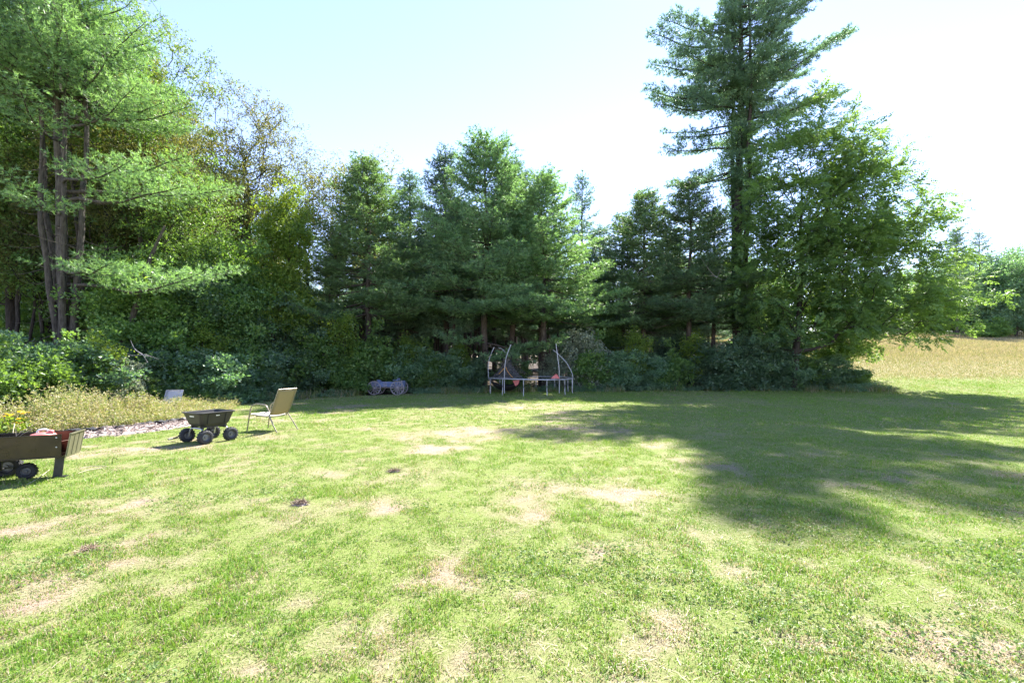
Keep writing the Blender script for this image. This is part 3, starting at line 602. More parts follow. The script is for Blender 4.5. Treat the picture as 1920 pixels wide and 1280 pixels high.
# shrubs along the edge of the lawn
S_ = [('bush_dark', 300, 17.6, 2.6, 1.3, 'dark bush behind the white sling chair'), ('understory', 345, 19.5, 6.2, 1., 'dark leafy small tree left of the tan chair'),
      ('understory_b', 430, 21, 6.6, .95, 'small green tree straight above the dump cart'), ('understory', 500, 22.2, 5.6, 1., 'dark small tree behind the tan chair'),
      ('understory', 580, 23.5, 5.2, 1., 'dark small tree between the tan chair and the wagon'), ('understory_b', 255, 18, 6.5, 1., 'leafy small tree beside the leaning grey trunk'),
      ('bush', 600, 22.6, 2.8, 1.1, 'bright green bush left of the wagon'), ('bush', 655, 23.6, 2.6, 1.1, 'green bush next to the left wheel of the wagon'),
      ('bush_dark', 545, 21.4, 2.2, 1.2, 'low dark bush right behind the tan chair'), ('bush_dark', 480, 19.8, 2.2, 1.2, 'low dark bush left of the tan chair'), ('bush_dark', 405, 18.2, 2.3, 1.3, 'low dark bush behind the dump cart'),
      ('bush', 720, 25.0, 2.9, 1.1, 'leafy bush directly behind the wagon'), ('bush_dark', 775, 25.3, 2.6, 1.1, 'dark bush right of the wagon'), ('bush_dark', 835, 25.6, 2.4, 1.1, 'dark bush left of the trampoline'),
      ('bush_dark', 880, 26.4, 1.9, 1.1, 'low dark bush at the left end of the trampoline'), ('bush', 960, 27., 1.8, 1.1, 'low bush seen through the trampoline frame'), ('bush_silver', 1090, 26.6, 3.6, .8, 'silvery bush at the right end of the trampoline'),
      ('bush_silver', 1040, 27.2, 2.2, .9, 'low silvery bush behind the right trampoline legs'), ('bush_silver', 1130, 26.8, 2.4, .9, 'small silvery bush right of the trampoline'), ('bush_dark', 1170, 26.6, 2.6, 1.1, 'dark bush at the wood edge right of the silvery bushes'),
      ('bush_dark', 1225, 27, 2.2, 1.2, 'dark bush under the pale green pine'), ('bush_dark', 1340, 26.3, 2.9, 1.3, 'big dark bush at the foot of the tall pine'), ('bush_dark', 1410, 26.0, 3.0, 1.2, 'big dark bush between the tall pine and the feathery tree'),
      ('bush_dark', 1470, 25.6, 2.0, 1.3, 'dark bush at the trunk of the feathery tree'), ('bush_dark', 1545, 25.8, 1.9, 1.4, 'dark low bush under the feathery tree'), ('bush', 1600, 26.2, 1.2, 1.3, 'low green bush where the field begins'),
      ('bush', 20, 12.5, 2.3, 1.1, 'green shrub at the left edge behind the metal cart'), ('bush_dark', 70, 14.0, 2.7, 1.1, 'dark shrub behind the dry weeds'), ('bush', 150, 14.4, 2.1, 1.1, 'green shrub behind the dry weeds'),
      ('bush_silver', 215, 15.0, 1.9, 1., 'pale leafy shrub behind the dry weeds'), ('bush', 262, 15.6, 1.3, 1., 'leafy shrub left of the white sling chair'), ('bush', 372, 16.6, .8, 1.3, 'low shrub right of the white sling chair'),
      ('bush', -40, 13.0, 2.5, 1.1, 'green shrub cut by the left edge of the view'), ('maple_bright', 300, 20.5, 6.4, 1.1, 'yellow-green young tree under the long bright pine boughs'), ('maple_bright', 455, 24.5, 8.2, 1.2, 'yellow-green young tree above the dark undergrowth'),
      ('understory', 1260, 29.5, 5.0, .9, 'small dark tree inside the wood left of the tall pine'), ('understory', 1440, 28.5, 7.5, 1.1, 'dark leafy tree behind the feathery tree'), ('understory_b', 1560, 29, 7, 1., 'green leafy tree behind the feathery tree'),
      ('bush', 1860, 78, 3.4, 1.4, 'green hedge bush on the far field edge'), ('understory_b', 1130, 29.5, 5.4, 1., 'small leafy tree behind the silvery bushes')]
for k, (key, px, D, H, wd, lb_) in enumerate(S_):
    sm = key.startswith('bush'); T(key, 'bush' if sm else 'small_tree', px, D, H=H, rz=k*67, wide=wd, label=lb_, cat='bush' if sm else 'small tree', parts=('stem', 'foliage') if sm else ('trunk', 'crown'))
for k, (key, px, D, H, lb_) in enumerate([('bush_loose', 325, 17.2, 2.2, 'loose large-leaved bush right behind the white sling chair'), ('bush_loose', 462, 19.0, 2.4, 'loose large-leaved bush over the arm of the tan chair'),
        ('sapling_thin', 385, 18.6, 3.6, 'thin pale sapling behind the dump cart'), ('bush_loose', 570, 21.9, 3.0, 'arching pale green bush right of the tan chair'), ('sapling_thin', 640, 23.0, 4.4, 'thin yellow-green sapling left of the wagon'),
        ('bush_loose', 690, 23.9, 2.9, 'arching bush hanging over the left wheel of the wagon'), ('sapling_thin', 765, 24.8, 3.4, 'thin sapling right of the wagon'), ('bush_loose', 812, 25.0, 2.2, 'loose bush midway between wagon and trampoline'),
        ('sapling_thin', 862, 25.6, 3.0, 'thin sapling left of the trampoline'), ('bush_loose', 1110, 25.9, 2.6, 'loose bush under the silvery bush'), ('sapling_thin', 1195, 26.2, 3.8, 'thin sapling at the foot of the pale green pine'),
        ('bush_loose', 1265, 26.1, 2.2, 'loose bush left of the tall pine'), ('sapling_thin', 1300, 26.4, 3.6, 'thin sapling just left of the tall pine'), ('bush_loose', 1505, 25.4, 2.2, 'loose bush against the feathery tree trunk'), ('bush_loose', 100, 13.4, 2.0, 'loose large-leaved shrub over the tallest dry weeds'),
        ('sapling_thin', 190, 14.6, 2.8, 'thin pale sapling rising from the shrubs behind the weeds')]):
    T(key, 'sapling' if key[0] == 's' else 'bush', px, D, H=H, rz=k*83, label=lb_, cat='sapling' if key[0] == 's' else 'bush', parts=('stem', 'foliage'))
for k, (px, D) in enumerate([(45, 18.5), (88, 20), (196, 19.2), (238, 21), (335, 22), (385, 23.5), (180, 23), (290, 19.8), (60, 23), (425, 25), (-40, 18), (140, 21.5)]):
    T('birch_sparse' if k % 2 else 'elm_sparse', 'broadleaf_tree', px, D, H=11.5+(k*37 % 5)*.9, rz=k*71, wide=.9, label='slender dark-stemmed tree in the shade behind the many-stemmed pine', cat='tree', group='slender trees behind the many-stemmed pine')
# the wood behind
skl = ([-200, 0, 250, 330, 420, 540, 620, 660, 780, 830, 950, 1010, 1060, 1140, 1190, 1350, 1450, 1560, 1750], [0, 60, 120, 230, 380, 440, 450, 400, 380, 350, 340, 380, 440, 470, 430, 400, 380, 450, 560])
rg = R_(99); placed = []
for k in range(900):
    D = 19+36*rg.uniform()**.8; px = rg.uniform(-260, 1640); x, y = P(px, D)
    if x > 17.0 or D < lawn_edge(x)+4.2 or D < 17: continue
    if any((x-a_)**2+(y-b_)**2 < (1.75+.02*(y-20))**2 for a_, b_ in placed): continue
    placed.append((x, y))
    if len(placed) > 150: break
for k, (x, y) in enumerate(placed):
    px = 960+F*x/y; yt = np.interp(px, *skl)+rg.uniform(0, 110)
    left = px < 600
    key = rg.choice(['oak_green', 'oak_tall', 'elm_sparse', 'pine_thin', 'understory_b'] if left else ['pine_thin', 'pine_high', 'pine_thin', 'pine_open', 'pine_thin'])
    H = max(6, 1.6+(680-yt)/F*y-Z(x, y)); 
    if key.startswith('under'): H = min(H, 8)
    pn = key.startswith('pine')
    T(key, 'pine_tree' if pn else 'broadleaf_tree', 0, 0, H=H, rz=rg.uniform(0, 360), wide=rg.uniform(.85, 1.15), xy=(x, y), cat='pine tree' if pn else 'tree',
      label=('slender pine deep in the wood behind the lawn' if pn else 'leafy tree deep in the wood behind the lawn'), group='pines deep in the wood' if pn else 'leafy trees deep in the wood')

for k in range(30):
    px = -150+k*70; D = 60+6*rg.uniform(); x, y = P(px, D)
    if x > 34: continue
    T('far_round', 'broadleaf_tree', 0, 0, H=max(9, 1.6+(680-np.interp(px, *skl)-120)/F*D-1), rz=37*k, wide=1.2, xy=(x, y), cat='tree', label='sunlit tree on the far side of the wood, glimpsed between the trunks', group='trees on the far side of the wood')
print('tris', {k: len(v[1].polygons) for k, v in PROTO.items()})


# ------------------------------------------------------------ made things
M['steel'] = pbr('weathered_galvanised_steel', (.58,.58,.60), .38, .7, .12, 8)
M['pale_tube'] = pbr('pale_painted_tube', (.46,.46,.50), .4, .3, .1, 10)
M['poly_tub'] = pbr('faded_black_poly', (.036,.034,.030), .5, 0, .18, 5, .2, 90, col2=(.022,.021,.020))
M['rubber'] = pbr('tyre_rubber', (.03,.03,.034), .75, 0, .2, 14, .3, 120)
M['rim'] = pbr('grey_rim', (.20,.20,.21), .45, .5, .2, 10)
M['frame_black'] = pbr('black_frame_paint', (.03,.03,.032), .45, .2, .2, 12)
M['bronze'] = pbr('tan_powder_coat', (.30,.26,.20), .4, .5, .15, 12)
M['olive_metal'] = pbr('brown_painted_sheet_metal', (.058,.047,.034), .30, .75, .2, 2.5, .1, 30, col2=(.036,.030,.024))
M['tailgate'] = pbr('olive_tailgate_paint', (.26,.25,.16), .38, .5, .2, 4)
M['wood_blue'] = pbr('weathered_blue_boards', (.17,.22,.36), .8, 0, .2, 7, .4, 50, col2=(.10,.13,.24))
M['wood_grey'] = pbr('silvered_wood', (.33,.30,.31), .85, 0, .2, 9, .4, 50, col2=(.24,.21,.22))
M['red_plastic'] = pbr('sun_bleached_red_plastic', (.62,.20,.17), .5, 0, .1, 7, col2=(.52,.16,.14))
M['red_cloth'] = pbr('faded_red_cloth', (.62,.18,.17), .8, 0, .1, 7)
M['white_plastic'] = pbr('white_plastic', (.75,.72,.70), .45, 0, .05, 7)
M['orange'] = pbr('orange_strap', (.60,.28,.05), .7, 0, .1, 9)
M['mat_black'] = pbr('black_jumping_mat', (.016,.016,.018), .8, 0, .1, 9)
M['dirt_dark'] = pbr('dark_wet_bark', (.06,.045,.04), .9, 0, .3, 9, .6, 60)
M['chip'] = pbr('bleached_wood_chips', (.42,.34,.31), .9, 0, .3, 25, .6, 60, col2=(.16,.12,.11))
M['sheet'] = pbr('black_landscape_fabric', (.03,.03,.035), .55, 0, .2, 9, .5, 30)
M['rust'] = pbr('dark_iron', (.05,.04,.035), .6, .6, .2, 20)
M['hose'] = pbr('straw_coloured_stalk', (.48,.42,.30), .8, 0, .2, 20)
def slingmat(name, col, tr, dens=0.):
    m, n = mat(name); d = N(n, 'ShaderNodeBsdfPrincipled'); d.inputs['Roughness'].default_value = .7
    wv = noise(n, 90, 2, .5, stretch=(1, 1, 6)); c = ramp(n, wv, [(.35, tuple(k*.8 for k in col)), (.65, col)]); n.links.new(c, d.inputs['Base Color'])
    t = N(n, 'ShaderNodeBsdfTranslucent'); n.links.new(c, t.inputs[0]); mx = N(n, 'ShaderNodeMixShader'); mx.inputs[0].default_value = tr
    n.links.new(d.outputs[0], mx.inputs[1]); n.links.new(t.outputs[0], mx.inputs[2]); out = mx.outputs[0]
    if dens:
        tp_ = N(n, 'ShaderNodeBsdfTransparent'); m2 = N(n, 'ShaderNodeMixShader'); f = ramp(n, noise(n, 3.5, 4, .7), [(.35, (dens*.75,)*3), (.65, (min(1, dens*1.25),)*3)])
        n.links.new(f, m2.inputs[0]); n.links.new(tp_.outputs[0], m2.inputs[1]); n.links.new(out, m2.inputs[2]); out = m2.outputs[0]
    finish(n, out); return m
M['sling_tan'] = slingmat('tan_mesh_sling', (.40,.33,.19), .4); M['sling_seat'] = slingmat('pale_seat_sling', (.66,.62,.58), .2)
M['sling_white'] = slingmat('white_sling', (.66,.66,.74), .35); M['net'] = slingmat('grey_safety_net', (.15,.135,.135), .3, .66)
def arc(p0, p1, p2, n_=10):
    t = np.linspace(0, 1, n_)[:, None]; p0, p1, p2 = map(lambda q: np.array(q, float), (p0, p1, p2)); return (1-t)**2*p0+2*t*(1-t)*p1+t*t*p2
def cat_(pts, n_=6):
    P_ = [np.array(p, float) for p in pts]; P_ = [2*P_[0]-P_[1]]+P_+[2*P_[-1]-P_[-2]]; out = []
    for i in range(1, len(P_)-2):
        for t in np.linspace(0, 1, n_, endpoint=False):
            a_, b_, c_, d_ = P_[i-1:i+3]; out.append(.5*((2*b_)+(-a_+c_)*t+(2*a_-5*b_+4*c_-d_)*t*t+(-a_+3*b_-3*c_+d_)*t**3))
    out.append(P_[-2]); return np.array(out)
def axisM(loc, ax):
    q = Vector(ax).to_track_quat('Z', 'Y'); return Matrix.Translation(loc) @ q.to_matrix().to_4x4()
def wheel(parent, loc, ax, R, w_, name='wheel', lugs=16):
    """knobbly pneumatic wheel: wheel > rim"""
    g = Geo(); Mx = axisM(loc, ax); pr = []
    for k in range(11):
        t = k/10*PI; pr.append((R*.60+(R*.40)*math.sin(t)**.6, -w_/2*math.cos(t)))
    g.lathe([(R*.5, -w_*.36)]+pr+[(R*.5, w_*.36)], 36, Mx)
    for k in range(lugs):
        for sd in (-1, 1):
            th = (k+.25*sd)/lugs*2*PI; q = Mx @ Matrix.Rotation(th, 4, 'Z') @ Matrix.Translation((R*.985, 0, sd*w_*.2)) @ Matrix.Rotation(sd*.5, 4, 'X')
            g.box(np.array(q.translation), (R*.06, R*.14, w_*.38), q)
    o = g.build(name, M['rubber'], parent, smooth=False)
    g = Geo(); g.lathe([(.001, w_*.30), (R*.14, w_*.30), (R*.16, w_*.12), (R*.42, w_*.10), (R*.50, w_*.34), (R*.54, w_*.36), (R*.54, -w_*.36), (R*.5, -w_*.34), (R*.42, -w_*.10), (R*.16, -w_*.12), (R*.14, -w_*.30), (.001, -w_*.30)], 24, Mx)
    g.build('rim', M['rim'], o, smooth=False, bevel=.002); return o

# --- poly dump cart in the middle of the lawn
def loft(g, rings, closed=True):
    n_ = len(rings[0]); V = np.concatenate(rings); Q = [[i*n_+k, i*n_+(k+1) % n_, (i+1)*n_+(k+1) % n_, (i+1)*n_+k] for i in range(len(rings)-1) for k in range(n_)]
    g.add(V, Q); return g
def rrect(lx, ly, r, z, n_=5):
    o = []
    for cx, cy_, a0 in ((lx/2-r, ly/2-r, 0), (-lx/2+r, ly/2-r, 90), (-lx/2+r, -ly/2+r, 180), (lx/2-r, -ly/2+r, 270)):
        for k in range(n_): t = math.radians(a0+90*k/(n_-1)); o.append([cx+r*math.cos(t), cy_+r*math.sin(t), z])
    return np.array(o)
x, y = P(392, 9.25); ct = empty('dump_cart', (x, y, Z(x, y)), math.radians(64), label='black plastic dump cart on four fat wheels standing on the lawn', cat='cart')
g = Geo(); zb, zt = .335, .60
rings = [rrect(.50, .42, .06, zb), rrect(.57, .49, .07, zb+.05), rrect(.68, .60, .07, zt-.02), rrect(.74, .66, .08, zt-.01), rrect(.74, .66, .08, zt+.012), rrect(.66, .58, .06, zt+.012), rrect(.64, .56, .06, zt-.03), rrect(.48, .40, .06, zb+.03)]
loft(g, rings); n_ = 20
for rr_, fl in ((rings[0], 1), (rings[-1], 0)):
    c = rr_.mean(0); g.add(np.vstack([rr_, c]), [[n_, (k+1) % n_, k] if fl else [n_, k, (k+1) % n_] for k in range(n_)])
tub = g.build('tub', M['poly_tub'], ct, smooth=False, bevel=.006)
g = Geo()
for xx in (-.17, .17): 
    for sd in (-1, 1): g.box((xx, sd*.278, .47), (.03, .014, .19), Matrix.Rotation(sd*-.26, 4, 'X'))
g.build('rib', M['poly_tub'], tub, bevel=.004)
g = Geo(); g.box((-.327, -.0, .535), (.005, .14, .026), Matrix.Rotation(-.25, 4, 'Y')); g.box((.0, -.294, .54), (.07, .005, .018), Matrix.Rotation(.25, 4, 'X')); g.build('sticker', M['white_plastic'], tub)
g = Geo()
for sd in (-1, 1): g.box((0, sd*.15, .315), (.52, .035, .035))
g.box((-.22, 0, .29), (.04, .36, .04)); g.box((.22, 0, .29), (.04, .36, .04)); g.build('frame', M['frame_black'], ct, bevel=.004)
for xx in (-.25, .25):
    g = Geo(); g.tube(cat_([(xx, -.30, .125), (xx, -.25, .13), (xx*.98, -.20, .25), (xx*.95, -.12, .285), (xx*.95, .12, .285), (xx*.98, .20, .25), (xx, .25, .13), (xx, .30, .125)]), .014, 8); g.build('axle', M['steel'], ct, smooth=True)
    for sd in (-1, 1): wheel(ct, (xx, sd*.30, .135), (0, sd, 0), .14, .115)
g = Geo(); g.tube([(-.20, .18, .2), (-.28, .50, .11), (-.32, .66, .05)], .013, 8); g.build('drawbar', M['frame_black'], ct, smooth=True)
g = Geo(); g.tube([(-.42, .64, .05), (-.22, .69, .05)], .016, 8); g.build('grip', M['frame_black'], ct, smooth=True)

# --- tan sling chair
def sling_chair(name, loc, rz, frame, back, seat, label, group, low=0.):
    r_ = empty(name, loc, rz, label=label, cat='chair'); W_ = .27
    for sd in (-1, 1):        # front leg curving into the arm (x = forward)
        g = Geo(); g.tube(cat_([(.40, sd*(W_+.03), 0), (.33, sd*(W_+.02), .38), (.29, sd*(W_+.01), .56), (.18, sd*(W_+.01), .635), (0, sd*(W_+.01), .64), (-.14, sd*W_, .60), (-.235, sd*W_, .47)]), .0135, 8); g.build('arm', frame, r_, smooth=True)
        g = Geo(); g.tube([(-.22, sd*W_, .41), (-.36, sd*(W_+.03), .2), (-.50, sd*(W_+.04), 0)], .0135, 8); g.build('leg', frame, r_, smooth=True)
    g = Geo()
    for sd in (-1, 1): g.tube(cat_([(.33, sd*W_, .40), (.05, sd*W_, .375), (-.20, sd*W_, .37), (-.29, sd*W_, .50), (-.40, sd*W_, .75), (-.50, sd*W_, .985)], 5), .013, 8)
    g.tube([(.33, -W_, .40), (.33, W_, .40)], .011, 8); g.tube([(-.50, -W_, .985), (-.50, W_, .985)], .013, 8); g.tube([(-.22, -W_, .345), (-.22, W_, .345)], .011, 8); g.tube([(.16, -W_, .355), (.16, W_, .355)], .010, 8)
    g.build('frame', frame, r_, smooth=True)
    def strip(pts, w0):
        g = Geo(); p = cat_(pts, 6); K = len(p); U = 7; V = []
        for q in p:
            for u in np.linspace(-1, 1, U): V.append([q[0]-.012*(1-u*u), u*w0, q[1 + 1]-.018*(1-u*u)])
        g.add(V, [[i*U+k, i*U+k+1, (i+1)*U+k+1, (i+1)*U+k] for i in range(K-1) for k in range(U-1)]); return g
    strip([(.33, 0, .405), (.05, 0, .38), (-.19, 0, .38)], W_-.012).build('seat', seat, r_, smooth=True, solid=.004)
    strip([(-.215, 0, .40), (-.29, 0, .50), (-.40, 0, .75), (-.497, 0, .98)], W_-.012).build('backrest', back, r_, smooth=True, solid=.004)
    return r_
x, y = P(508, 10.75); sling_chair('patio_chair', (x, y, Z(x, y)), math.radians(180-18), M['bronze'], M['sling_tan'], M['sling_seat'], 'tan mesh patio chair standing alone on the open lawn', None)
x, y = P(310, 15.2); o = sling_chair('patio_chair', (x, y, .66-.985), math.radians(-80), M['pale_tube'], M['sling_white'], M['sling_white'], 'white sling chair half sunk in the tall weeds at the wood edge', None)
o.rotation_euler = (0, 0, math.radians(-84))

# --- metal dump cart at the left edge
x0, y0 = -6.12, 6.25; rt = empty('dump_cart', (x0, y0, Z(x0, y0)), math.radians(25), label='brown sheet-metal dump cart cut by the left edge of the view, loaded with a can', cat='cart')
zb, zt, L, Wd = .31, .62, 1.35, .42
g = Geo()   # long sides and floor; x runs back from the tailgate
th = .012
for sy in (0, Wd): g.box((-L/2-.05, sy, (zb+zt)/2), (L, th, zt-zb))
g.box((-L/2-.05, Wd/2, zb+.006), (L-.01, Wd-.03, th)); g.box((-L-.05, Wd/2, (zb+zt)/2), (th, Wd-.02, zt-zb-.006))
for sy in (-.012, Wd+.012): g.box((-L/2-.05, sy, zt-.004), (L+.01, .022, .016)); g.box((-L/2-.05, sy, zb+.004), (L+.01, .018, .014))
body = g.build('bed', M['olive_metal'], rt, bevel=.003)
g = Geo(); ang = .16; q = Matrix.Rotation(ang, 4, 'Y'); cx = .02
g.box((cx, Wd/2, (zb+zt)/2), (.012, Wd+.03, .335), q)
for yy in (.0, .14, .28, .42): g.box((cx+.004, yy if 0 < yy < Wd-.01 else (yy+.0), (zb+zt)/2), (.016, .02, .28), q)
g.box((cx+.03, Wd/2, zt+.003), (.03, Wd+.03, .016)); tg_ = g.build('tailgate', M['tailgate'], rt, bevel=.003)
g = Geo()
for zz in (zt-.04, zb+.14):
    g.lathe([(.001, .009), (.008, .007), (.010, 0)], 10, axisM((-.10, -.008, zz), (0, -1, 0)))
g.build('bolt', M['steel'], body)
for sy in (.17,):
    g = Geo(); g.box((-.14, sy, zb/2), (.10, .014, zb-.01), Matrix.Rotation(.10, 4, 'Y')); g.box((-.185, sy+.03, zb/2), (.014, .06, zb-.01), Matrix.Rotation(.10, 4, 'Y')); g.box((-.13, sy+.02, .012), (.15, .09, .014)); g.build('stand', M['frame_black'], rt, bevel=.002)
g = Geo(); g.tube([(-.80, -.02, .14), (-.80, Wd+.02, .14)], .016, 10); g.build('axle', M['frame_black'], rt, smooth=True)
g = Geo(); g.box((-.80, .16, .24), (.10, .03, .17)); g.box((-.80, Wd-.16, .24), (.10, .03, .17)); g.box((-.62, Wd/2, .30), (.9, .06, .04)); g.build('frame', M['frame_black'], rt, bevel=.003)
wheel(rt, (-.80, -.085, .15), (0, -1, 0), .155, .11); wheel(rt, (-.80, Wd+.085, .15), (0, 1, 0), .155, .11)
wheel(rt, (-.50, Wd*.60, .11), (0, -1, 0), .11, .09)
wx, wy, wz = x0, y0, Z(x0, y0)
# fuel can in the bed
gc = empty('fuel_can', (wx-.36, wy+.04, wz+zb+.014), .2, label='faded red fuel can with a white cap lying in the metal dump cart', cat='fuel can')
g = Geo(); prof = [rrect(.20, .20, .05, 0), rrect(.27, .25, .07, .03), rrect(.28, .26, .08, .20), rrect(.27, .25, .08, .255), rrect(.22, .20, .07, .295), rrect(.10, .09, .03, .315)]
loft(g, prof)
for rr_, fl in ((prof[0], 1), (prof[-1], 0)): c = rr_.mean(0); g.add(np.vstack([rr_, c]), [[20, (k+1) % 20, k] if fl else [20, k, (k+1) % 20] for k in range(20)])
g.build('body', M['red_plastic'], gc, smooth=True)
g = Geo(); g.tube(cat_([(-.07, 0, .30), (-.05, 0, .345), (.04, 0, .352), (.08, 0, .31)]), .014, 8); g.build('handle', M['white_plastic'], gc, smooth=True)
g = Geo(); g.lathe([(.001, .05), (.026, .05), (.03, .03), (.03, 0)], 14, axisM((.085, 0, .295), (.3, 0, 1))); g.build('cap', M['red_cloth'], gc, smooth=True)
# pulled weeds and twigs in the bed
rg = R_(300); g = Geo()
for k in range(26):
    a0 = np.array([rg.uniform(-1.2, -.45), rg.uniform(-.15, .15), .0]); d = rg.normal(0, 1, 3)*[.25, .2, 0]+[0, 0, rg.uniform(.1, .34)]
    g.tube(cat_([a0+[0, 0, .01], a0+d*.6+[0, 0, .08], a0+d*1.1+[0, 0, .03]], 4), [.004]*9, 4, caps=False)
o = g.build('twig_bundle', M['hose']); o.location = (wx, wy, wz+zb+.02); tag(o, 'bundle of pale dry stalks inside the metal dump cart', 'twigs')

# --- trampoline with its torn net
x, y = P(994.5, 24.2); tr = empty('trampoline', (x, y, Z(x, y-1)), 0, label='round trampoline frame with bent poles and a collapsed net', cat='trampoline')
RR = 2.2; HT = .79
th = np.linspace(0, 2*PI, 49); g = Geo(); g.tube(np.stack([RR*np.cos(th), RR*np.sin(th), HT+.02*np.sin(th*2)], -1), .030, 8, caps=False); g.build('rim', M['pale_tube'], tr, smooth=True)
for k in range(6):
    t0 = math.radians(-101+60*k); t1 = t0+math.radians(30)
    g = Geo(); a_ = np.array([math.cos(t0), math.sin(t0), 0])*RR; b_ = np.array([math.cos(t1), math.sin(t1), 0])*RR
    g.tube(cat_([a_+[0, 0, HT], a_+[0, 0, .3], a_*1.01+[0, 0, .05], a_*.95+b_*.06+[0, 0, -.05], a_*.5+b_*.5+[0, 0, -.08], b_*.95+a_*.06+[0, 0, -.05], b_*1.01+[0, 0, .05], b_+[0, 0, .3], b_+[0, 0, HT]], 5), .021, 8); g.build('leg', M['pale_tube'], tr, smooth=True)
def pole(a0, pts): 
    p = np.array([math.cos(math.radians(a0))*RR, math.sin(math.radians(a0))*RR, 0]); g = Geo(); g.tube(cat_([p+np.array(q) for q in pts]), .020, 8); g.build('net_pole', M['pale_tube'], tr, smooth=True)
pole(188, [(0,0,.70),(-.04,0,.95),(-.05,.0,1.45),(.06,0,1.95),(.26,.02,2.42)])
pole(232, [(0,0,.10),(0,0,.9),(.02,0,1.4),(.10,.02,1.9),(.32,.1,2.50)])
pole(150, [(0,0,.70),(.62,-.1,1.5),(.62,-.1,1.95),(.45,-.1,2.3),(.18,-.15,2.45)])
pole(-52, [(0,0,.10),(0,0,.8),(-.02,0,1.4),(-.08,.02,1.9),(-.16,.04,2.55)])
pole(-8, [(0,0,.10),(.03,0,.8),(-.03,0,1.1),(-.26,0,1.55),(-.65,0,1.98),(-1.0,.02,2.28)])
# sagging net: a tent hung between the left poles and falling to the frame
g = Geo(); top = np.array([-1.22, -.35, 2.05]); U, Vn = 26, 14; V = []; rg = R_(44)
rim_ = []
for k in range(U+1):
    t = math.radians(262-k/U*190); rr_ = RR*.98; rim_.append([rr_*math.cos(t), rr_*math.sin(t), HT+.02])
rim_ = np.array(rim_); rim_[:, 0] = np.clip(rim_[:, 0], -RR, .25)
for j in range(Vn+1):
    s_ = j/Vn
    for k in range(U+1):
        p = top+np.array([.34*math.sin(k/U*2*PI), .2*math.cos(k/U*2*PI), 0])*(1-s_)**.5; q = p*(1-s_)+rim_[k]*s_; q = q+[0, 0, -.34*math.sin(s_*PI)*(.7+.3*math.sin(k*.9))]+rg.normal(0, .016, 3)+np.array([.05*math.sin(k*1.7), 0, 0])*math.sin(s_*PI); V.append(q)
g.add(V, [[j*(U+1)+k, j*(U+1)+k+1, (j+1)*(U+1)+k+1, (j+1)*(U+1)+k] for j in range(Vn) for k in range(U)])
g.build('safety_net', M['net'], tr, smooth=True)
# mat fallen through the left side of the frame
g = Geo(); U, Vn = 20, 8; V = []
for j in range(Vn+1):
    for k in range(U+1):
        u = k/U*2-1; s_ = j/Vn; V.append([-1.30+u*.82, -.9+s_*1.3, HT-.03-(.62*(1-u*u)**.6)*(.55+.45*math.sin(s_*PI))])
g.add(V, [[j*(U+1)+k, j*(U+1)+k+1, (j+1)*(U+1)+k+1, (j+1)*(U+1)+k] for j in range(Vn) for k in range(U)]); g.build('jumping_mat', M['mat_black'], tr, smooth=True, solid=.01)
g = Geo(); g.tube(cat_([(-1.62,-1.72,1.05),(-1.40,-1.5,1.30),(-1.28,-1.4,1.36),(-1.22,-1.4,1.20),(-1.05,-1.5,.98),(-.92,-1.6,.86)]), .014, 6); g.build('strap', M['orange'], tr, smooth=True)
g = Geo(); g.add([(.92,-1.95,.83),(1.36,-1.9,.83),(1.24,-1.93,1.02),(1.18,-1.90,1.06),(1.0,-1.75,.83),(1.36,-1.7,.86)], [[0,1,3],[1,2,3],[0,4,3],[1,5,2],[4,5,3],[5,2,3]]); o = g.build('cloth_scrap', M['red_cloth'], solid=.01); o.location = tr.location; tag(o, 'crumpled faded red cloth lying on the trampoline frame', 'cloth')
g = Geo(); g.add([(-.95,-1.2,.70),(-.60,-1.2,.74),(-.66,-1.2,.52),(-.80,-1.2,.42)], [[0,1,2,3]]); g.build('red_pad', M['red_cloth'], tr, solid=.02)

# --- little wooden wagon
x, y = P(727, 23.1); wg = empty('wooden_wagon', (x, y, Z(x, y)), math.radians(-3), label='small weathered blue-grey wooden wagon with spoked wheels at the wood edge', cat='wagon')
g = Geo()
for sy in (-.24, .24):
    for zz in (.455, .58): g.box((.02, sy, zz), (1.62, .022, .118))
g.box((.02, 0, .395), (1.60, .48, .02)); g.box((-.79, 0, .53), (.02, .46, .25)); g.box((.83, 0, .55), (.02, .46, .32)); bx_ = g.build('box', M['wood_blue'], wg, bevel=.004)
g = Geo()
for xx in (-.55, -.1, .0, .42, .80): g.box((xx, -.262, .52), (.035, .02, .26))
g.box((.80, -.262, .55), (.06, .024, .34)); g.build('stake', M['wood_grey'], bx_, bevel=.003)
g = Geo(); g.box((.45, 0, .73), (.26, .46, .025)); g.box((.36, -.1, .68), (.03, .03, .09)); g.box((.54, -.1, .68), (.03, .03, .09)); g.box((.57, 0, .78), (.02, .44, .10), Matrix.Rotation(.2, 4, 'Y')); g.build('seat', M['wood_blue'], wg, bevel=.003)
g = Geo(); g.box((-.42, 0, .66), (.22, .44, .02), Matrix.Rotation(.9, 4, 'Y')); g.build('front_board', M['wood_blue'], wg, bevel=.003)
g = Geo(); g.box((.02, 0, .34), (1.3, .05, .05)); g.box((-.58, 0, .36), (.07, .62, .05)); g.box((.60, 0, .36), (.07, .62, .05)); g.build('undercarriage', M['wood_grey'], wg, bevel=.004)
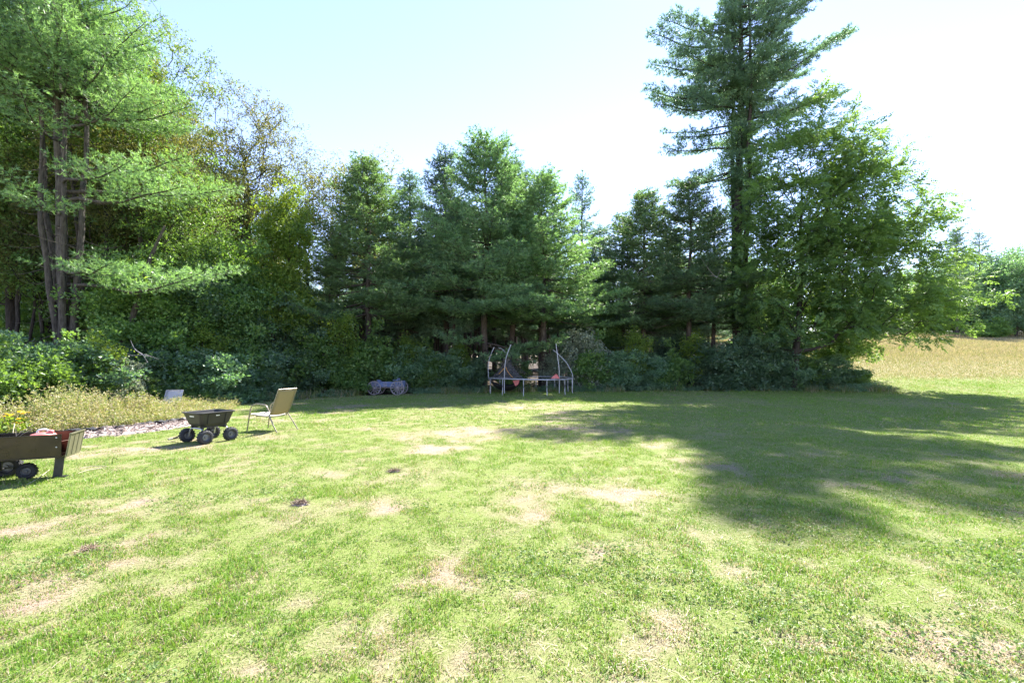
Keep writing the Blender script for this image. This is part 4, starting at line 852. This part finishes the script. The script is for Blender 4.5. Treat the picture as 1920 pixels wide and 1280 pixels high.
for xx in (-.58, .60):
    for sy in (-.36, .36):
        g = Geo(); Mx = axisM((xx, sy, .345), (0, math.copysign(1, sy), 0)); R0 = .345
        g.lathe([(R0, -.022), (R0, .022), (R0-.035, .022), (R0-.035, -.022), (R0, -.022)], 40, Mx); wl = g.build('wheel', M['wood_grey'], wg)
        g = Geo()
        for k in range(12):
            q = Mx @ Matrix.Rotation(k*PI/6, 4, 'Z') @ Matrix.Translation((R0*.52, 0, 0)); g.box(np.array(q.translation), (R0*.84, .026, .022), q)
        g.build('spoke', M['wood_grey'], wl); wl.data and None
        g = Geo(); g.lathe([(.001, .07), (.035, .07), (.045, .05), (.06, .02), (.06, -.05), (.001, -.05)], 16, Mx); g.build('hub', M['wood_grey'], wl)

# --- garden bed: mound of chips with black sheeting
rg = R_(501); bx0, by0 = -9.9, 9.55
ctr = cat_([(-11, 8.9, 0), (-9.5, 9.6, 0), (-8.85, 10.5, 0), (-8.5, 11.6, 0), (-8.4, 12.9, 0)], 12); g = Geo(); K = len(ctr); U = 15; V = []
dt = norm(np.gradient(ctr, axis=0)); sdv = np.stack([-dt[:, 1], dt[:, 0], 0*dt[:, 0]], -1)
for i in range(K):
    wd = .50*(math.sin(PI*(i+.8)/(K+.8))**.4)
    for u in np.linspace(-1, 1, U):
        p = ctr[i]+sdv[i]*u*wd; hgt = .13*max(0, 1-u*u)**.7*(math.sin(PI*(i+.5)/K)**.5)*(.5+1.0*float(fbm(p[0], p[1], .3, 7, 3))); V.append([p[0], p[1], Z(p[0], p[1])-.02+hgt])
V = np.array(V); g.add(V, [[i*U+k, i*U+k+1, (i+1)*U+k+1, (i+1)*U+k] for i in range(K-1) for k in range(U-1)])
bd = g.build('mulch_mound', M['chip'], smooth=True); tag(bd, 'long low mound of bleached wood chips and stalks along the weed strip', 'mulch')
g = Geo(); idx = rg.integers(0, len(V), 3800); pp = V[idx]+rg.normal(0, .04, (3800, 3))*[1, 1, .25]+[0, 0, .012]; tp = []
for k in range(6):
    l = rg.uniform(.04, .11); tp.append(np.array([[-.006, 0, -l/2], [.006, 0, -l/2], [.006, .002, l/2], [-.006, 0, l/2]]))
place(g, tp, 4, pp, rg.normal(0, 1, (3800, 3))*[1, 1, .25], rg, rg.uniform(.6, 1.6, 3800)); g.build('chips', leafmat('chips', [(.16,.11,.09), (.36,.29,.25), (.62,.54,.50)], .05, (1, 1, 1), .2, 6), bd)
for (cx, cy_, lx, ly, az) in ((-9.2, 10.05, 1.0, .3, 52), (-8.65, 11.3, 1.1, .26, 73)):
    g = Geo(); U = 14; V = []
    ca, sa = math.cos(math.radians(az)), math.sin(math.radians(az))
    for i in range(U):
        for k in range(6):
            u, v = (i/(U-1)-.5)*lx, (k/5-.5)*ly*(.7+.4*math.sin(i*1.3)); px_, py_ = cx+u*ca-v*sa, cy_+u*sa+v*ca; V.append([px_, py_, Z(px_, py_)+.135+.03*math.sin(i*1.9+k)+.02*math.cos(k*2.2)])
    g.add(V, [[i*6+k, i*6+k+1, (i+1)*6+k+1, (i+1)*6+k] for i in range(U-1) for k in range(5)]); o = g.build('plastic_sheet', M['sheet'], smooth=True, solid=.004)
    tag(o, 'crumpled black sheeting on the near end of the chip mound' if az < 60 else 'crumpled black sheeting on the far end of the chip mound', 'sheeting')
# --- tall dry weeds between the bed and the shrubs
rg = R_(61); g = Geo(); sg = Geo()
n0 = 5200; y = rg.uniform(9.5, 16.8, n0); xl = np.interp(y, [9, 11, 13.0, 15, 17], [-10.6, -9.3, -8.9, -9.3, -10.2]); x = xl-2.3*rg.uniform(0, 1, n0)**1.3*np.clip((y-8.5)/3, .4, 1)
k = rg.uniform(0, 1, n0) < (.35+.65*sstep(.35, .6, fbm(x, y, .8, 13, 3))); x, y = x[k], y[k]; n0 = len(x)
dist = (xl[k]-x); h = (.25+.62*sstep(0, 1.2, dist))*rg.uniform(.4, 1.3, n0)*(.55+.9*fbm(x, y, .9, 33, 3))*(1-.6*sstep(11.8, 13.6, y))*.9
V, f1, v1, f2, v2 = blades(x, y, h, rg.uniform(.010, .022, n0), rg.uniform(.05, .35, n0), np.where(rg.uniform(0, 1, n0) < .6, .54+.46*rg.uniform(0, 1, n0), rg.uniform(.1, .46, n0)), rg, 2)
g.V.append(V.astype(np.float32)); g.F4.append(f1); g.a4.append(v1); g.F3.append(f2); g.a3.append(v2); g.n += len(V)
tipz = V.reshape(-1, 5, 3)[:, 4]; pk = rg.uniform(0, 1, n0) < .5; tips = np.repeat(tipz[pk], 16, 0); tips = tips+rg.normal(0, 1, tips.shape)*[.05, .05, .09]-[0, 0, .06]
tp = [leaf_tpl('single', .035, rg) for _ in range(5)]; gt = Geo(); place(gt, tp, 4, tips, rg.normal(0, 1, tips.shape)+[0, 0, .5], rg)
gt_v = [np.where(a_ < .5, .58+.3*a_, .1+.35*a_) for a_ in gt.a4]
for V_, F_, a_ in zip(gt.V, [f-off for f, off in zip(gt.F4, np.cumsum([0]+[len(v) for v in gt.V])[:-1])], gt_v): g.add(V_, F_, a_)
M['weed'] = grassmat('weed_stalks', [(.12,.18,.04), (.19,.25,.06), (.28,.32,.10)], [(.36,.32,.18), (.50,.44,.29), (.64,.56,.45)])
tag(g.build('dry_weeds', M['weed']), 'strip of tall dry yellowish weeds', cat='weeds', kind='stuff')
# low ground plants along the foot of the wood, as a soft ragged edge
rg = R_(62); g = Geo(); n0 = 26000; x = rg.uniform(-13, 20, n0); y = lawn_edge(x)+.15+rg.uniform(-.5, 2.2, n0)*rg.uniform(.2, 1, n0)
tp = [leaf_tpl('single', .07, rg) for _ in range(6)]; k = (fbm(x, y, .7, 19, 3) > .42) & ((np.abs(x+6.3) > 1.3) | (y > 23.9)) & ((np.abs(x-1) > 2.4) | (y > 25)); x, y = x[k], y[k]; hh = .42*fbm(x, y, .5, 21, 2)*sstep(-.6, .6, y-lawn_edge(x))
place(g, tp, 4, np.stack([x, y, gz(x, y)+.02+hh*rg.uniform(0, 1, len(x))], -1), rg.normal(0, .6, (len(x), 3))+[0, 0, 1], rg, rg.uniform(.6, 1.3, len(x))); tag(g.build('ground_cover', M['leaf_dark']), 'low leafy ground cover along the wood edge', cat='ground cover', kind='stuff')

# --- small things in the grass
def debris(px, py, r0, lbl, matn='chip', nn=260):
    Y = 1.6*F/(py-680); X = (px-960)/F*Y; rg = R_(int(px)); g = Geo(); U = 12; V = [[0, 0, r0*.42]]
    for j in (1, 2, 3):
        for k in range(U): t = k/U*2*PI; rr_ = r0*j/3*(1+.35*rg.normal()*.5); V.append([rr_*math.cos(t)*1.3, rr_*math.sin(t)*.8, r0*.42*(1-(j/3)**2)*rg.uniform(.7, 1.2)-.008*(j == 3)])
    Fc = [[0, 1+k, 1+(k+1) % U] for k in range(U)]; g.add(V, Fc)
    g.V[-1] = np.asarray(V, np.float32); g.F4.append(np.array([[1+j*U+k, 1+(j+1)*U+k, 1+(j+1)*U+(k+1) % U, 1+j*U+(k+1) % U] for j in (0, 1) for k in range(U)])); g.a4.append(np.full(2*U, .5, np.float32))
    o = g.build('grass_clump', M['chip']); o.location = (X, Y, Z(X, Y)-.002); tag(o, lbl, 'clump')
    g = Geo(); tp = [np.array([[-.003, 0, 0], [.003, 0, 0], [0, .006, rg.uniform(.03, .07)]]) for _ in range(5)]; q = rg.normal(0, .5, (nn, 3))*[r0*1.2, r0*.8, 0]; q[:, 2] = r0*.42*np.maximum(0, 1-(q[:, 0]/r0/1.3)**2-(q[:, 1]/r0/.8)**2)
    place(g, tp, 3, q, rg.normal(0, 1, (nn, 3))*[1, 1, .4]+[0, 0, .35], rg, rg.uniform(.7, 1.5, nn)); g.build('stalks', M[matn], o); return o
M['clump'] = leafmat('dead_thatch', [(.13,.085,.06), (.28,.20,.14), (.45,.35,.26)], .1, (1, 1, 1), .2, 6)
debris(562, 945, .085, 'round brown clump of dead grass on the lawn left of centre', 'clump'); debris(738, 884, .075, 'small reddish-brown clump of dead grass beyond the round one', 'clump')
debris(170, 1034, .07, 'flat dark scrap of dead grass on the left of the lawn', 'clump')
Y = 1.6*F/(868-680); X = (211-960)/F*Y; g = Geo(); g.tube(cat_([(0, 0, -.03), (-.005, 0, .04), (.0, 0, .075), (.025, .01, .092), (.05, .015, .08), (.052, .015, .062)]), .004, 6); o = g.build('iron_hook', M['rust'], smooth=True); o.location = (X, Y, Z(X, Y)); tag(o, 'thin dark iron hook sticking up from the lawn beside the metal cart', 'hook')
for i_, (pts, lbl) in enumerate([([(150, 880), (172, 876), (200, 876)], 'straight pale stalk lying near the iron hook'), ([(146, 890), (165, 884), (192, 879)], 'pale curved stalk lying just before the straight one'), ([(50, 912), (72, 900), (92, 884)], 'long pale stalk lying by the wheel of the metal cart')]):
    W3 = []
    for (a_, b_) in pts: Y = 1.6*F/(b_-680); X = (a_-960)/F*Y; W3.append((X, Y, Z(X, Y)+.022))
    g = Geo(); g.tube(cat_(W3, 5), .005, 5); tag(g.build('dry_stalk', M['hose'], smooth=True), lbl, 'stalk')
# yellow flowers at the left edge
x, y = P(16, 9.6); fl = empty('flowering_plant', (x, y, Z(x, y)), 0, label='small plant with yellow flowers at the left edge behind the metal cart', cat='plant'); rg = R_(8); g = Geo(); gs = Geo(); gl = Geo()
for k in range(20):
    p = rg.normal(0, .2, 2); h_ = rg.uniform(.25, .52); gs.tube([(p[0]*.4, p[1]*.4, 0), (p[0], p[1], h_)], .004, 4, caps=False)
    place(gl, [leaf_tpl('single', .09, rg)], 4, np.tile([p[0]*.8, p[1]*.8, h_*.5], (14, 1))+rg.normal(0, .07, (14, 3)), rg.normal(0, 1, (14, 3)), rg)
    if k == 0:
        g.lathe([(.001, .012), (.016, .012), (.018, .002), (.001, -.004)], 8)
        for q in range(9): t = q/9*2*PI; c_, s_ = math.cos(t), math.sin(t); g.add([(c_*.012-s_*.004, s_*.012+c_*.004, .004), (c_*.030-s_*.012, s_*.030+c_*.012, .014), (c_*.05, s_*.05, .012), (c_*.030+s_*.012, s_*.030-c_*.012, .014)], [[0, 1, 2, 3]])
        fo = g.build('flower', leafmat('yellow_petals', [(.75,.42,.02), (.8,.55,.03), (.85,.62,.05)], .3, (1, 1, 1), .3), fl)
    else: fo = fo.copy(); C.objects.link(fo)
    fo.location = (p[0], p[1], h_); fo.rotation_euler = (rg.uniform(-.6, .6), rg.uniform(-.6, .6), 0)
gs.build('stem', M['leaf'], fl); gl.build('foliage', M['leaf_yellow'], fl)
# leaning grey trunk and dead boughs under the left pine
rg = R_(81); g = Geo(); 
g.tube(cat_([(-16.0, 17, -.3), (-15.3, 17.2, 1.2), (-14.7, 17.3, 2.6), (-14.3, 17.4, 4.0), (-13.9, 17.4, 5.4), (-13.2, 17.3, 6.8)], 6), np.linspace(.17, .04, 31), 9); o = g.build('leaning_trunk', M['bark'], smooth=True); tag(o, 'bare grey trunk leaning right under the many-stemmed pine', 'tree')
for (px, py, D, sc, sd, lbl) in ((268, 665, 14.5, .8, 5, 'bleached dead branch over the weeds left of the white chair'), (1345, 520, 24.5, 1.7, 6, 'long bare branch hanging in front of the tall pine')):
    rg = R_(sd); x, y = P(px, D); z_ = 1.6-(py-680)/F*D; g = Geo()
    for k in range(5):
        d = np.array([rg.normal(0, .5), rg.normal(0, .3), rg.uniform(-.5, .6)]) if k else np.array([-.5, 0, .6]); g.tube(cat_([(x, y, z_), np.array([x, y, z_])+d*.4*sc+rg.normal(0, .05, 3), np.array([x, y, z_])+d*sc*(1 if k == 0 else .7)], 5), np.linspace(.016 if k == 0 else .009, .004, 11), 5)
    tag(g.build('dead_branch', M['wood_grey'], smooth=True), lbl, 'branch')

# uncut grass and seedlings fraying the line between the lawn and the wood
rg = R_(640); n0 = 16000; x = rg.uniform(-11, 20, n0); y = lawn_edge(x)+.35+rg.normal(0, .45, n0); k = fbm(x, y*.5, .8, 91, 3) > .45
k &= ((np.abs(x+6.3) > 1.1) | (y > 24)) & ((np.abs(x-1) > 2.3) | (y > 24.6)); x, y = x[k], y[k]; n0 = len(x); g = Geo()
V, f1, v1, _, _ = blades(x, y, rg.uniform(.12, .5, n0)*(.4+fbm(x, y, .6, 14, 2)), rg.uniform(.015, .03, n0), rg.uniform(.1, .7, n0), np.where(rg.uniform(0, 1, n0) < .25, .6+.4*rg.uniform(0, 1, n0), rg.uniform(.0, .45, n0)), rg, 1)
g.add(V, f1, v1); tag(g.build('uncut_grass', M['dry_grass']), 'uncut ragged grass at the foot of the bushes', cat='grass', kind='stuff')
